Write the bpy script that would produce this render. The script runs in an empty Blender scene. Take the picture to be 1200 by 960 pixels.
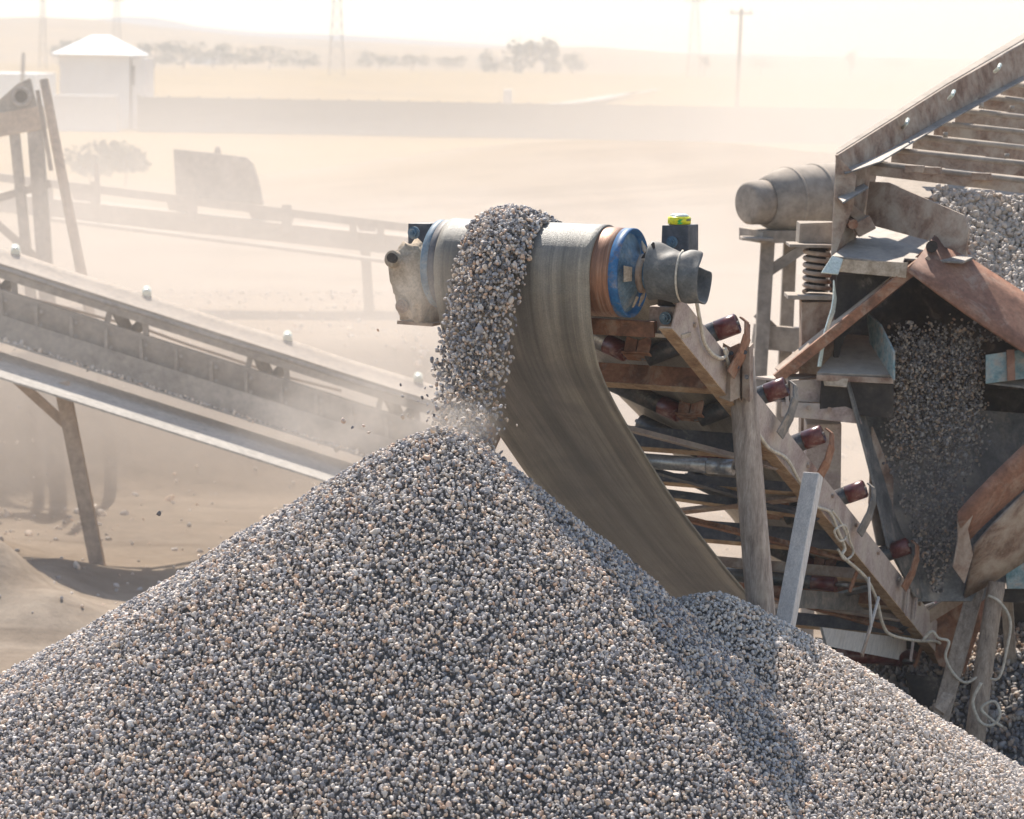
import bpy, bmesh, math, random
import numpy as np
from mathutils import Vector, Matrix
random.seed(7)
rng = np.random.default_rng(11)
R_ = math.radians
sc = bpy.context.scene
COL = sc.collection

# ---------------------------------------------------------------- camera
F, HY, ROLL, H = 3500.0, 62.0, 1.0, 5.5
PITCH = math.atan((480 - HY) / F)
FW = Vector((0, math.cos(PITCH), -math.sin(PITCH)))
_rt = Vector((1, 0, 0)); _up = _rt.cross(FW)
_r = R_(ROLL)
RT = _rt * math.cos(_r) + _up * math.sin(_r)
UP = _up * math.cos(_r) - _rt * math.sin(_r)
CAMPOS = Vector((0, 0, H))
cam_d = bpy.data.cameras.new('camera'); cam = bpy.data.objects.new('camera', cam_d); COL.objects.link(cam)
cam_d.sensor_width = 36; cam_d.lens = F / 1200 * 36
cam_d.clip_start = 0.1; cam_d.clip_end = 8000
m3 = Matrix((RT, UP, -FW)).transposed()
cam.matrix_world = Matrix.Translation(CAMPOS) @ m3.to_4x4()
cam_d.dof.use_dof = True; cam_d.dof.focus_distance = 15.8; cam_d.dof.aperture_fstop = 4.5
sc.camera = cam

# ---------------------------------------------------------------- sky, sun, exposure
SUN_AZ, SUN_EL = -13.0, 50.0          # degrees from +Y (away), towards the left
w = bpy.data.worlds.new('World'); sc.world = w; w.use_nodes = True
wn = w.node_tree.nodes; wl = w.node_tree.links
sky = wn.new('ShaderNodeTexSky'); sky.sky_type = 'NISHITA'; sky.sun_disc = False
sky.sun_elevation = R_(SUN_EL); sky.sun_rotation = R_(SUN_AZ)
sky.dust_density = 0.5; sky.air_density = 1.2
wl.new(sky.outputs[0], wn['Background'].inputs[0]); wn['Background'].inputs[1].default_value = 0.115
sd = bpy.data.lights.new('sun', 'SUN'); sun = bpy.data.objects.new('sun', sd); COL.objects.link(sun)
sd.energy = 5.0; sd.angle = R_(0.6); sd.color = (1.0, 0.93, 0.83)
ce = math.cos(R_(SUN_EL))
SDIR = Vector((math.sin(R_(SUN_AZ)) * ce, math.cos(R_(SUN_AZ)) * ce, math.sin(R_(SUN_EL))))
sun.rotation_euler = SDIR.to_track_quat('Z', 'Y').to_euler()
sc.view_settings.view_transform = 'Standard'; sc.view_settings.look = 'None'
sc.view_settings.gamma = 1; sc.view_settings.exposure = 0.75
sc.render.engine = 'CYCLES'
sc.cycles.max_bounces = 6; sc.cycles.diffuse_bounces = 4; sc.cycles.volume_bounces = 2
sc.cycles.volume_max_steps = 128
HAZE_DENSITY = 0.0006

# ---------------------------------------------------------------- helpers
def P(x, y, d):
    "world point seen at photo pixel x, y at camera depth d"
    x = float(x); y = float(y); d = float(d)
    return CAMPOS + d * (FW + RT * ((x - 600) / F) + UP * ((480 - y) / F))

def basis_of(o):
    m = Matrix.Identity(4)
    while o is not None:
        m = o.matrix_basis @ m; o = o.parent
    return m

class MB:
    def __init__(s): s.bm = bmesh.new(); s.uv = None
    def faces(s, vs, fs, smooth=False):
        v = [s.bm.verts.new(p) for p in vs]
        out = []
        for f in fs:
            try:
                k = s.bm.faces.new([v[i] for i in f]); k.smooth = smooth; out.append(k)
            except ValueError: pass
        return v, out
    def box(s, c, size, rot=None):
        c = Vector(c); h = Vector(size) / 2
        rot = rot or Matrix.Identity(3)
        vs = [c + rot @ Vector((sx * h.x, sy * h.y, sz * h.z)) for sx in (-1, 1) for sy in (-1, 1) for sz in (-1, 1)]
        s.faces(vs, [(0, 1, 3, 2), (4, 6, 7, 5), (0, 4, 5, 1), (2, 3, 7, 6), (0, 2, 6, 4), (1, 5, 7, 3)])
        return s
    def frame(s, p0, p1, up):
        a = (Vector(p1) - Vector(p0)); L = a.length; a.normalize()
        sd_ = a.cross(Vector(up))
        if sd_.length < 1e-4: sd_ = a.cross(Vector((1, 0, 0)))
        sd_.normalize(); u = sd_.cross(a)
        return a, sd_, u, L
    def prof(s, p0, p1, pts, up=(0, 0, 1), scale1=1.0, smooth=False):
        "extrude a closed 2-D profile (side, up) from p0 to p1"
        a, sd_, u, L = s.frame(p0, p1, up); p0 = Vector(p0); p1 = Vector(p1)
        n = len(pts)
        vs = [p0 + sd_ * x + u * y for x, y in pts] + [p1 + sd_ * x * scale1 + u * y * scale1 for x, y in pts]
        fs = [(i, (i + 1) % n, n + (i + 1) % n, n + i) for i in range(n)]
        v, _ = s.faces(vs, fs, smooth)
        for idx in (list(range(n))[::-1], list(range(n, 2 * n))):
            try: s.bm.faces.new([v[i] for i in idx])
            except ValueError: pass
        return s
    def beam(s, p0, p1, w_, h_, up=(0, 0, 1), taper=1.0):
        return s.prof(p0, p1, [(-w_ / 2, -h_ / 2), (w_ / 2, -h_ / 2), (w_ / 2, h_ / 2), (-w_ / 2, h_ / 2)], up, taper)
    def chan(s, p0, p1, w_, h_, t=0.008, up=(0, 0, 1), side=1):
        "C channel, web on one side"
        k = side
        pts = [(0, -h_ / 2), (w_, -h_ / 2), (w_, -h_ / 2 + t), (t, -h_ / 2 + t), (t, h_ / 2 - t), (w_, h_ / 2 - t), (w_, h_ / 2), (0, h_ / 2)]
        pts = [(x * k, y) for x, y in pts]
        if k < 0: pts = pts[::-1]
        return s.prof(p0, p1, pts, up)
    def angle(s, p0, p1, w_, h_, t=0.007, up=(0, 0, 1), side=1):
        pts = [(0, 0), (w_, 0), (w_, t), (t, t), (t, h_), (0, h_)]
        pts = [(x * side, y) for x, y in pts]
        if side < 0: pts = pts[::-1]
        return s.prof(p0, p1, pts, up)
    def tube(s, p0, p1, r, seg=20, r1=None, up=(0, 0, 1), smooth=True):
        r1 = r if r1 is None else r1
        pts = [(math.cos(2 * math.pi * i / seg) * r, math.sin(2 * math.pi * i / seg) * r) for i in range(seg)]
        return s.prof(p0, p1, pts, up, r1 / r, smooth)
    def lathe(s, p0, axis, prof, seg=28, up=(0, 0, 1)):
        "prof: list of (distance along axis, radius)"
        a, sd_, u, L = s.frame(p0, Vector(p0) + Vector(axis), up); p0 = Vector(p0)
        vs = []; fs = []
        for t, r in prof:
            for i in range(seg):
                q = 2 * math.pi * i / seg
                vs.append(p0 + a * t + sd_ * (math.cos(q) * r) + u * (math.sin(q) * r))
        for k in range(len(prof) - 1):
            for i in range(seg):
                j = (i + 1) % seg
                fs.append((k * seg + i, k * seg + j, (k + 1) * seg + j, (k + 1) * seg + i))
        v, f = s.faces(vs, fs, True)
        for k in (0, len(prof) - 1):
            if prof[k][1] > 1e-4:
                try: s.bm.faces.new([v[k * seg + i] for i in range(seg)])
                except ValueError: pass
        return s
    def sweep(s, pts, r, seg=8, taper=None):
        pts = [Vector(p) for p in pts]; n = len(pts); vs = []; fs = []
        ref = Vector((0.3, 0.9, 0.2)).normalized()
        for i, p in enumerate(pts):
            t = (pts[min(i + 1, n - 1)] - pts[max(i - 1, 0)]).normalized()
            a = t.cross(ref).normalized(); b = a.cross(t)
            rr = r if taper is None else r + (taper - r) * i / (n - 1)
            for k in range(seg):
                q = 2 * math.pi * k / seg
                vs.append(p + a * math.cos(q) * rr + b * math.sin(q) * rr)
        for i in range(n - 1):
            for k in range(seg):
                j = (k + 1) % seg
                fs.append((i * seg + k, i * seg + j, (i + 1) * seg + j, (i + 1) * seg + k))
        v, _ = s.faces(vs, fs, True)
        s.bm.faces.new([v[k] for k in range(seg)][::-1]); s.bm.faces.new([v[(n - 1) * seg + k] for k in range(seg)])
        return s
    def plate(s, pts, t, wob=0.0):
        "polygon of world points given a thickness away from the camera side"
        pts = [Vector(p) for p in pts]; n = len(pts)
        c = sum(pts, Vector()) / n
        nn = Vector()
        for i in range(n): nn += (pts[i] - c).cross(pts[(i + 1) % n] - c)
        nn.normalize()
        vs = [p + nn * t / 2 for p in pts] + [p - nn * t / 2 for p in pts]
        v, _ = s.faces(vs, [tuple(range(n)), tuple(range(2 * n - 1, n - 1, -1))] + [(i, n + i, n + (i + 1) % n, (i + 1) % n) for i in range(n)])
        return s
    def grid(s, rows, smooth=True, uvs=None):
        nr, nc = len(rows), len(rows[0])
        vs = [Vector(p) for r in rows for p in r]
        v = [s.bm.verts.new(p) for p in vs]
        if uvs is not None and s.uv is None: s.uv = s.bm.loops.layers.uv.new('UVMap')
        for i in range(nr - 1):
            for j in range(nc - 1):
                idx = [i * nc + j, i * nc + j + 1, (i + 1) * nc + j + 1, (i + 1) * nc + j]
                f = s.bm.faces.new([v[k] for k in idx]); f.smooth = smooth
                if uvs is not None:
                    for lp, k in zip(f.loops, idx): lp[s.uv].uv = uvs[k // nc][k % nc]
        return s
    def jag(s, amp, seed=0):
        r = random.Random(seed)
        for v in s.bm.verts: v.co += Vector((r.uniform(-amp, amp), r.uniform(-amp, amp), r.uniform(-amp, amp)))
        return s

def tag(o, label=None, cat=None, group=None, kind=None):
    if label: o['label'] = label
    if cat: o['category'] = cat
    if group: o['group'] = group
    if kind: o['kind'] = kind
    return o

def obj(name, mb, mat, parent=None, world=False, bevel=0, solid=0, subd=0, label=None, fix=True):
    me = bpy.data.meshes.new(name)
    if world and parent is not None:
        mb.bm.transform(basis_of(parent).inverted())
    if fix: bmesh.ops.recalc_face_normals(mb.bm, faces=mb.bm.faces[:])
    mb.bm.to_mesh(me); mb.bm.free()
    o = bpy.data.objects.new(name, me); COL.objects.link(o)
    o.parent = parent
    for m in (mat if isinstance(mat, (list, tuple)) else [mat]): me.materials.append(m)
    if solid:
        k = o.modifiers.new('solid', 'SOLIDIFY'); k.thickness = solid; k.offset = 0
    if subd:
        k = o.modifiers.new('sub', 'SUBSURF'); k.levels = subd; k.render_levels = subd
    if bevel:
        k = o.modifiers.new('bevel', 'BEVEL'); k.width = bevel; k.segments = 2; k.limit_method = 'ANGLE'; k.angle_limit = R_(40)
    if label: o['label'] = label
    return o

def empty(name, loc, label, cat, group=None, rot=None):
    o = bpy.data.objects.new(name, None); COL.objects.link(o)
    o.location = loc; o.empty_display_size = 0.2
    if rot is not None: o.rotation_euler = rot
    return tag(o, label, cat, group)

def dup(o, parent, loc=None, mat=None):
    c = o.copy(); COL.objects.link(c); c.parent = parent
    if loc is not None: c.location = loc
    for ch in [k for k in o.children]:
        dup(ch, c)
    return c

# ---------------------------------------------------------------- materials
def ramp(nt, fac, stops):
    r = nt.nodes.new('ShaderNodeValToRGB'); nt.links.new(fac, r.inputs[0])
    e = r.color_ramp.elements
    while len(e) < len(stops): e.new(0.5)
    for k, (p, c) in enumerate(stops):
        e[k].position = p; e[k].color = (*c, 1) if len(c) == 3 else c
    return r.outputs[0]

def noise(nt, vec, scale, detail=6, rough=0.6, dist=0.0):
    n = nt.nodes.new('ShaderNodeTexNoise'); n.inputs['Scale'].default_value = scale
    n.inputs['Detail'].default_value = detail; n.inputs['Roughness'].default_value = rough
    n.inputs['Distortion'].default_value = dist
    if vec is not None: nt.links.new(vec, n.inputs['Vector'])
    return n.outputs['Fac']

def mapping(nt, vec, scale):
    m = nt.nodes.new('ShaderNodeMapping'); nt.links.new(vec, m.inputs[0]); m.inputs['Scale'].default_value = scale
    return m.outputs[0]

def mixc(nt, fac, a, b, mode='MIX'):
    m = nt.nodes.new('ShaderNodeMix'); m.data_type = 'RGBA'; m.blend_type = mode
    if isinstance(fac, (int, float)): m.inputs[0].default_value = fac
    else: nt.links.new(fac, m.inputs[0])
    for k, v in ((6, a), (7, b)):
        if isinstance(v, tuple): m.inputs[k].default_value = (*v, 1)
        else: nt.links.new(v, m.inputs[k])
    return m.outputs[2]

def newmat(name):
    m = bpy.data.materials.new(name); m.use_nodes = True
    nt = m.node_tree; b = nt.nodes['Principled BSDF']
    return m, nt, b

def surf(name, c0, c1, c2=None, scale=6, scale2=30, rough=0.75, metal=0.0, bump=0.25, stretch=None,
         dust=0.0, dustc=(0.46, 0.38, 0.30), topdust=0.0, coord='Object', spec=0.4, grain=1.0):
    "worn surface: two or three base colours in patches, fine grain, settled dust"
    m, nt, b = newmat(name)
    tc = nt.nodes.new('ShaderNodeTexCoord'); vec = tc.outputs[coord]
    sv = mapping(nt, vec, stretch) if stretch else vec
    n1 = noise(nt, sv, scale, 8, 0.65, 0.3); n2 = noise(nt, sv, scale2, 6, 0.7)
    stops = [(0.36, c0), (0.62, c1)] if c2 is None else [(0.32, c0), (0.52, c1), (0.70, c2)]
    col = ramp(nt, n1, stops)
    glo, ghi = 1 - 0.32 * grain, 1 + 0.25 * grain; g = ramp(nt, n2, [(0.3, (glo,) * 3), (0.72, (ghi,) * 3)])
    col = mixc(nt, 1.0, col, g, 'MULTIPLY')
    if dust > 0:
        n3 = noise(nt, vec, scale * 0.7 + 1.5, 7, 0.7, 0.6)
        d = ramp(nt, n3, [(0.62 - 0.42 * dust, (0, 0, 0)), (0.80 - 0.30 * dust, (1, 1, 1))])
        mm = nt.nodes.new('ShaderNodeMath'); mm.operation = 'MULTIPLY'; nt.links.new(d, mm.inputs[0]); mm.inputs[1].default_value = min(1, 0.55 + dust * 0.5)
        col = mixc(nt, mm.outputs[0], col, dustc)
    if topdust > 0:
        ge = nt.nodes.new('ShaderNodeNewGeometry'); sx = nt.nodes.new('ShaderNodeSeparateXYZ'); nt.links.new(ge.outputs['Normal'], sx.inputs[0])
        mr = nt.nodes.new('ShaderNodeMapRange'); nt.links.new(sx.outputs['Z'], mr.inputs[0])
        mr.inputs[1].default_value = 0.35; mr.inputs[2].default_value = 0.85; mr.inputs[4].default_value = topdust
        n4 = noise(nt, vec, 14, 5, 0.7); m4 = nt.nodes.new('ShaderNodeMath'); m4.operation = 'MULTIPLY'
        r4 = ramp(nt, n4, [(0.35, (0.4, 0.4, 0.4)), (0.6, (1, 1, 1))])
        nt.links.new(mr.outputs[0], m4.inputs[0]); nt.links.new(r4, m4.inputs[1])
        col = mixc(nt, m4.outputs[0], col, dustc)
    nt.links.new(col, b.inputs['Base Color'])
    b.inputs['Roughness'].default_value = rough; b.inputs['Metallic'].default_value = metal
    b.inputs['Specular IOR Level'].default_value = spec
    if bump > 0:
        bp = nt.nodes.new('ShaderNodeBump'); bp.inputs['Strength'].default_value = bump; bp.inputs['Distance'].default_value = 0.004
        n5 = noise(nt, sv, scale2 * 1.5, 8, 0.75)
        nt.links.new(n5, bp.inputs['Height']); nt.links.new(bp.outputs[0], b.inputs['Normal'])
    return m

DUST = (0.46, 0.38, 0.30)
M = {}
M['rust'] = surf('rusty_steel', (0.11, 0.055, 0.035), (0.27, 0.125, 0.07), (0.36, 0.20, 0.12), 7, 40, 0.8, 0, 0.4, dust=0.25)
M['rustorange'] = surf('orange_rust_sheet', (0.15, 0.07, 0.045), (0.25, 0.12, 0.075), (0.33, 0.19, 0.13), 4, 30, 0.75, 0, 0.3, dust=0.2)
M['dustrust'] = surf('dusty_rusty_steel', (0.16, 0.09, 0.06), (0.30, 0.20, 0.145), (0.42, 0.32, 0.25), 6, 45, 0.85, 0, 0.4, dust=0.5, topdust=0.6)
M['stringer'] = surf('dusty_channel_paint', (0.30, 0.22, 0.19), (0.42, 0.33, 0.29), (0.50, 0.43, 0.38), 5, 60, 0.8, 0, 0.35, dust=0.45, topdust=0.5)
M['greysteel'] = surf('grey_steel', (0.10, 0.10, 0.10), (0.20, 0.19, 0.18), (0.33, 0.29, 0.26), 6, 50, 0.6, 0.2, 0.3, dust=0.25, topdust=0.6)
M['darksteel'] = surf('dark_blue_steel', (0.035, 0.04, 0.05), (0.08, 0.085, 0.10), (0.15, 0.14, 0.14), 8, 50, 0.6, 0.1, 0.3, dust=0.12, topdust=0.4)
M['blacksteel'] = surf('near_black_steel', (0.018, 0.015, 0.014), (0.045, 0.036, 0.03), (0.10, 0.08, 0.065), 5, 40, 0.85, 0, 0.3, dust=0.08)  # near-black steel with faint dust patches
M['bluepaint'] = surf('blue_paint', (0.012, 0.07, 0.19), (0.025, 0.13, 0.29), (0.20, 0.14, 0.11), 14, 50, 0.5, 0, 0.3, dust=0.12)
M['bluedisc'] = surf('chipped_blue_paint', (0.04, 0.09, 0.14), (0.12, 0.19, 0.25), (0.26, 0.27, 0.26), 11, 60, 0.55, 0, 0.4, dust=0.18)
M['turquoise'] = surf('turquoise_paint_chipped', (0.06, 0.16, 0.18), (0.26, 0.33, 0.33), (0.40, 0.32, 0.26), 12, 40, 0.7, 0, 0.3, dust=0.2)
M['drumrust'] = surf('polished_rusty_drum', (0.12, 0.06, 0.04), (0.29, 0.14, 0.08), (0.40, 0.27, 0.19), 1.6, 50, 0.45, 0.35, 0.25, stretch=(26, 1.2, 1.2), dust=0.15)
M['rollred'] = surf('red_roller_end', (0.045, 0.012, 0.012), (0.11, 0.02, 0.02), (0.18, 0.07, 0.055), 12, 60, 0.28, 0, 0.2, dust=0.1)
M['rollblack'] = surf('black_roller_shell', (0.03, 0.032, 0.035), (0.07, 0.07, 0.07), (0.16, 0.13, 0.11), 9, 60, 0.4, 0.3, 0.2, dust=0.08)
M['rollsteel'] = surf('bare_roller_steel', (0.22, 0.21, 0.21), (0.40, 0.39, 0.38), (0.5, 0.48, 0.46), 7, 60, 0.35, 0.6, 0.15)
M['rubber'] = surf('grey_rubber_sheet', (0.07, 0.075, 0.075), (0.12, 0.12, 0.115), (0.22, 0.20, 0.17), 9, 60, 0.6, 0, 0.3, dust=0.12, topdust=0.35)
M['cake'] = surf('caked_dust', (0.30, 0.235, 0.165), (0.45, 0.36, 0.27), (0.54, 0.45, 0.35), 16, 70, 0.95, 0, 0.9)
M['wood'] = surf('weathered_timber', (0.20, 0.15, 0.115), (0.36, 0.28, 0.215), (0.46, 0.37, 0.29), 6, 30, 0.9, 0, 0.5, stretch=(6, 6, 0.7), dust=0.2)
M['logpole'] = surf('dusty_round_pole', (0.21, 0.16, 0.13), (0.36, 0.29, 0.24), (0.50, 0.42, 0.36), 5, 26, 0.9, 0, 0.6, stretch=(5, 5, 0.8), dust=0.3)
M['paleplank'] = surf('pale_square_post', (0.48, 0.45, 0.43), (0.60, 0.56, 0.52), (0.68, 0.63, 0.58), 5, 30, 0.85, 0, 0.3, stretch=(6, 6, 0.8), dust=0.2)
M['flange'] = surf('lit_orange_flange', (0.26, 0.15, 0.085), (0.44, 0.29, 0.17), (0.50, 0.38, 0.26), 9, 50, 0.8, 0, 0.3, dust=0.15)  # rust orange, lightened to paint the lit lower edge
M['cable'] = surf('dusty_white_cable', (0.48, 0.41, 0.32), (0.62, 0.56, 0.46), None, 20, 60, 0.8, 0, 0.3)
M['hazysteel'] = surf('hazed_dusty_steel', (0.22, 0.185, 0.155), (0.34, 0.285, 0.235), (0.43, 0.36, 0.30), 2, 12, 0.9, 0, 0.2, dust=0.3, topdust=0.6)  # dusty steel, paled further to carry part of the airborne haze
M['farsteel'] = surf('hazed_dusty_frame', (0.27, 0.22, 0.18), (0.38, 0.315, 0.26), None, 1.5, 9, 0.9, 0, 0.1, topdust=0.6)  # dusty frame tone, lightened to paint in some haze
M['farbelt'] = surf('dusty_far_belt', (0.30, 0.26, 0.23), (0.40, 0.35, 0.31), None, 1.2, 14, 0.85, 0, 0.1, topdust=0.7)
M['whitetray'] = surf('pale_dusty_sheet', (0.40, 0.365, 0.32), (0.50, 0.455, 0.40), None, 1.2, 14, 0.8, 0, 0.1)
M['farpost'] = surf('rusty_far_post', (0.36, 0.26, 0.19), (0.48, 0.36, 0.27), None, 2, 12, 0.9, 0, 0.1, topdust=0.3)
M['white'] = surf('white_plaster', (0.66, 0.63, 0.62), (0.74, 0.71, 0.70), None, 0.4, 3, 0.9, 0, 0, grain=0.2)
M['whiteroof'] = surf('white_roof_sheet', (0.80, 0.80, 0.80), (0.86, 0.86, 0.85), None, 0.4, 3, 0.7, 0, 0, grain=0.2)
M['concrete'] = surf('grey_concrete', (0.27, 0.25, 0.23), (0.36, 0.33, 0.30), None, 0.2, 2, 0.9, 0, 0, grain=0.2)
M['darkglass'] = surf('window_shade', (0.12, 0.12, 0.12), (0.2, 0.2, 0.2), None, 0.5, 3, 0.4, 0, 0)
M['foliage'] = surf('dry_green_leaves', (0.05, 0.065, 0.03), (0.09, 0.10, 0.045), (0.12, 0.12, 0.06), 1.5, 8, 0.9, 0, 0)
M['bark'] = surf('grey_bark', (0.12, 0.10, 0.08), (0.2, 0.17, 0.14), None, 2, 12, 0.95, 0, 0)
M['yellow'] = surf('yellow_tin', (0.72, 0.66, 0.02), (0.80, 0.76, 0.03), None, 30, 80, 0.35, 0, 0.05)
M['green'] = surf('green_print', (0.02, 0.38, 0.05), (0.03, 0.45, 0.07), None, 30, 80, 0.35, 0, 0)
M['inkblack'] = surf('dark_print', (0.03, 0.05, 0.12), (0.04, 0.06, 0.14), None, 30, 80, 0.4, 0, 0)
M['tinlid'] = surf('pale_tin_lid', (0.62, 0.66, 0.55), (0.72, 0.74, 0.66), None, 30, 80, 0.3, 0.3, 0)

def belt_material():
    m, nt, b = newmat('dusty_rubber_belt')
    tc = nt.nodes.new('ShaderNodeTexCoord'); uv = tc.outputs['UV']
    s1 = mapping(nt, uv, (26, 0.8, 1)); s2 = mapping(nt, uv, (90, 2.2, 1)); s3 = mapping(nt, uv, (5, 0.25, 1))
    n1 = noise(nt, s1, 1.0, 6, 0.6, 0.2); n2 = noise(nt, s2, 1.0, 5, 0.6); n3 = noise(nt, s3, 1.0, 4, 0.5, 0.5)
    gr = noise(nt, tc.outputs['Object'], 130, 5, 0.8); pt = noise(nt, tc.outputs['Object'], 4.5, 7, 0.65, 0.4)
    col = ramp(nt, n3, [(0.30, (0.115, 0.103, 0.088)), (0.50, (0.195, 0.176, 0.150)), (0.68, (0.28, 0.252, 0.215))])
    col = mixc(nt, 0.5, col, ramp(nt, n1, [(0.32, (0.42, 0.41, 0.40)), (0.50, (0.95, 0.95, 0.95)), (0.66, (1.45, 1.42, 1.35))]), 'MULTIPLY')
    col = mixc(nt, 0.3, col, ramp(nt, n2, [(0.3, (0.5, 0.5, 0.5)), (0.7, (1.5, 1.5, 1.45))]), 'MULTIPLY')
    col = mixc(nt, 0.6, col, ramp(nt, gr, [(0.35, (0.6, 0.6, 0.6)), (0.7, (1.4, 1.4, 1.4))]), 'MULTIPLY')
    col = mixc(nt, 0.7, col, ramp(nt, pt, [(0.36, (0.72, 0.72, 0.74)), (0.66, (1.2, 1.17, 1.1))]), 'MULTIPLY')
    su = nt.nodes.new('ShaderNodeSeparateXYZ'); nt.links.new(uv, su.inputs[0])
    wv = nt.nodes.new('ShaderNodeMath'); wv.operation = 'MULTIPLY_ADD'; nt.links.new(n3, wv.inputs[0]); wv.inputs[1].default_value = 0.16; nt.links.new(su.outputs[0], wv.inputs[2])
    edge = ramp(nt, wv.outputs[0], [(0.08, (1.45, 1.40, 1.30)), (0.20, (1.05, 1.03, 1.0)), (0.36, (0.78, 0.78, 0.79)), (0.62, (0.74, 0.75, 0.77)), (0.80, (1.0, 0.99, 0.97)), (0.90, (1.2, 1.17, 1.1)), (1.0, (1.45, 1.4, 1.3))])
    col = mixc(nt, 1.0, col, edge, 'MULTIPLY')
    nt.links.new(col, b.inputs['Base Color'])
    b.inputs['Roughness'].default_value = 0.42; b.inputs['Specular IOR Level'].default_value = 0.6
    bp = nt.nodes.new('ShaderNodeBump'); bp.inputs['Strength'].default_value = 0.9; bp.inputs['Distance'].default_value = 0.004
    ad = nt.nodes.new('ShaderNodeMath'); nt.links.new(gr, ad.inputs[0]); nt.links.new(n1, ad.inputs[1])
    nt.links.new(ad.outputs[0], bp.inputs['Height']); nt.links.new(bp.outputs[0], b.inputs['Normal'])
    return m
M['belt'] = belt_material()

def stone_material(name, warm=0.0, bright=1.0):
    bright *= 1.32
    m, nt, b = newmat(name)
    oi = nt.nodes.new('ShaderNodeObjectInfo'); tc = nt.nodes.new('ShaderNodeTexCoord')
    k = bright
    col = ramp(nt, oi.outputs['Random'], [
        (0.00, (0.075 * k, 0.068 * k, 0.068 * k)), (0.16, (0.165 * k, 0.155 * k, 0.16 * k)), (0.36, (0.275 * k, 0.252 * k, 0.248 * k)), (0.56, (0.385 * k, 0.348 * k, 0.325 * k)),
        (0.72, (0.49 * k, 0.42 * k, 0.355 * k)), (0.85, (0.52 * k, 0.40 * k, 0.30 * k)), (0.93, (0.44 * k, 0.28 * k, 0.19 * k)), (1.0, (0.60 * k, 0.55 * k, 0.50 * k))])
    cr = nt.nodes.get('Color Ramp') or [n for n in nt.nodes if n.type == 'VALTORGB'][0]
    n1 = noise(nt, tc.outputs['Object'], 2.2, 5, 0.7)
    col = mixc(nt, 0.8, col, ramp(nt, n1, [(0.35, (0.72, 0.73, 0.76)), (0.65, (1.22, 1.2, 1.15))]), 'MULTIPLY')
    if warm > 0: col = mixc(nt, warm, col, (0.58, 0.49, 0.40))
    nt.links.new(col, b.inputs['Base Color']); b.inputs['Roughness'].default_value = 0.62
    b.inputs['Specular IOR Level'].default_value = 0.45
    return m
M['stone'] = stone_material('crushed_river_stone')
M['stonelight'] = stone_material('dusty_sunlit_stone', 0.40, 1.25)  # dusty stone, brightened so the heap's sunlight sits in its colour
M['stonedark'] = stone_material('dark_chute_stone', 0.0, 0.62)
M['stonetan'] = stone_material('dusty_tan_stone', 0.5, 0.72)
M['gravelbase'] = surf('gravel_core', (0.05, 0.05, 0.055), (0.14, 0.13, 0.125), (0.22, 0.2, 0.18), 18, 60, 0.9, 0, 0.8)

# ---------------------------------------------------------------- stones through geometry nodes
STONES = {}
def stone_set(matname):
    if matname in STONES: return STONES[matname]
    c = bpy.data.collections.new('stone_shapes_' + matname)
    r = random.Random(5)
    for k in range(14):
        bm = bmesh.new(); bmesh.ops.create_icosphere(bm, subdivisions=2, radius=0.5)
        cuts = [(Vector((r.gauss(0, 1), r.gauss(0, 1), r.gauss(0, 1))).normalized(), r.uniform(0.24, 0.40)) for _ in range(r.randint(6, 11))]
        s = Vector((r.uniform(0.95, 1.3), r.uniform(0.72, 1.0), r.uniform(0.5, 0.8)))
        for v in bm.verts:
            p = v.co.copy()
            for nrm, d in cuts:
                e = p.dot(nrm) - d
                if e > 0: p -= nrm * e * 0.85
            p += Vector((r.uniform(-1, 1), r.uniform(-1, 1), r.uniform(-1, 1))) * 0.022
            v.co = Vector((p.x * s.x, p.y * s.y, p.z * s.z))
        for f in bm.faces: f.smooth = (k % 2 == 0)
        me = bpy.data.meshes.new('stone_shape'); bm.to_mesh(me); bm.free(); me.materials.append(M[matname])
        c.objects.link(bpy.data.objects.new('stone_shape', me))
    STONES[matname] = c
    return c

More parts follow.
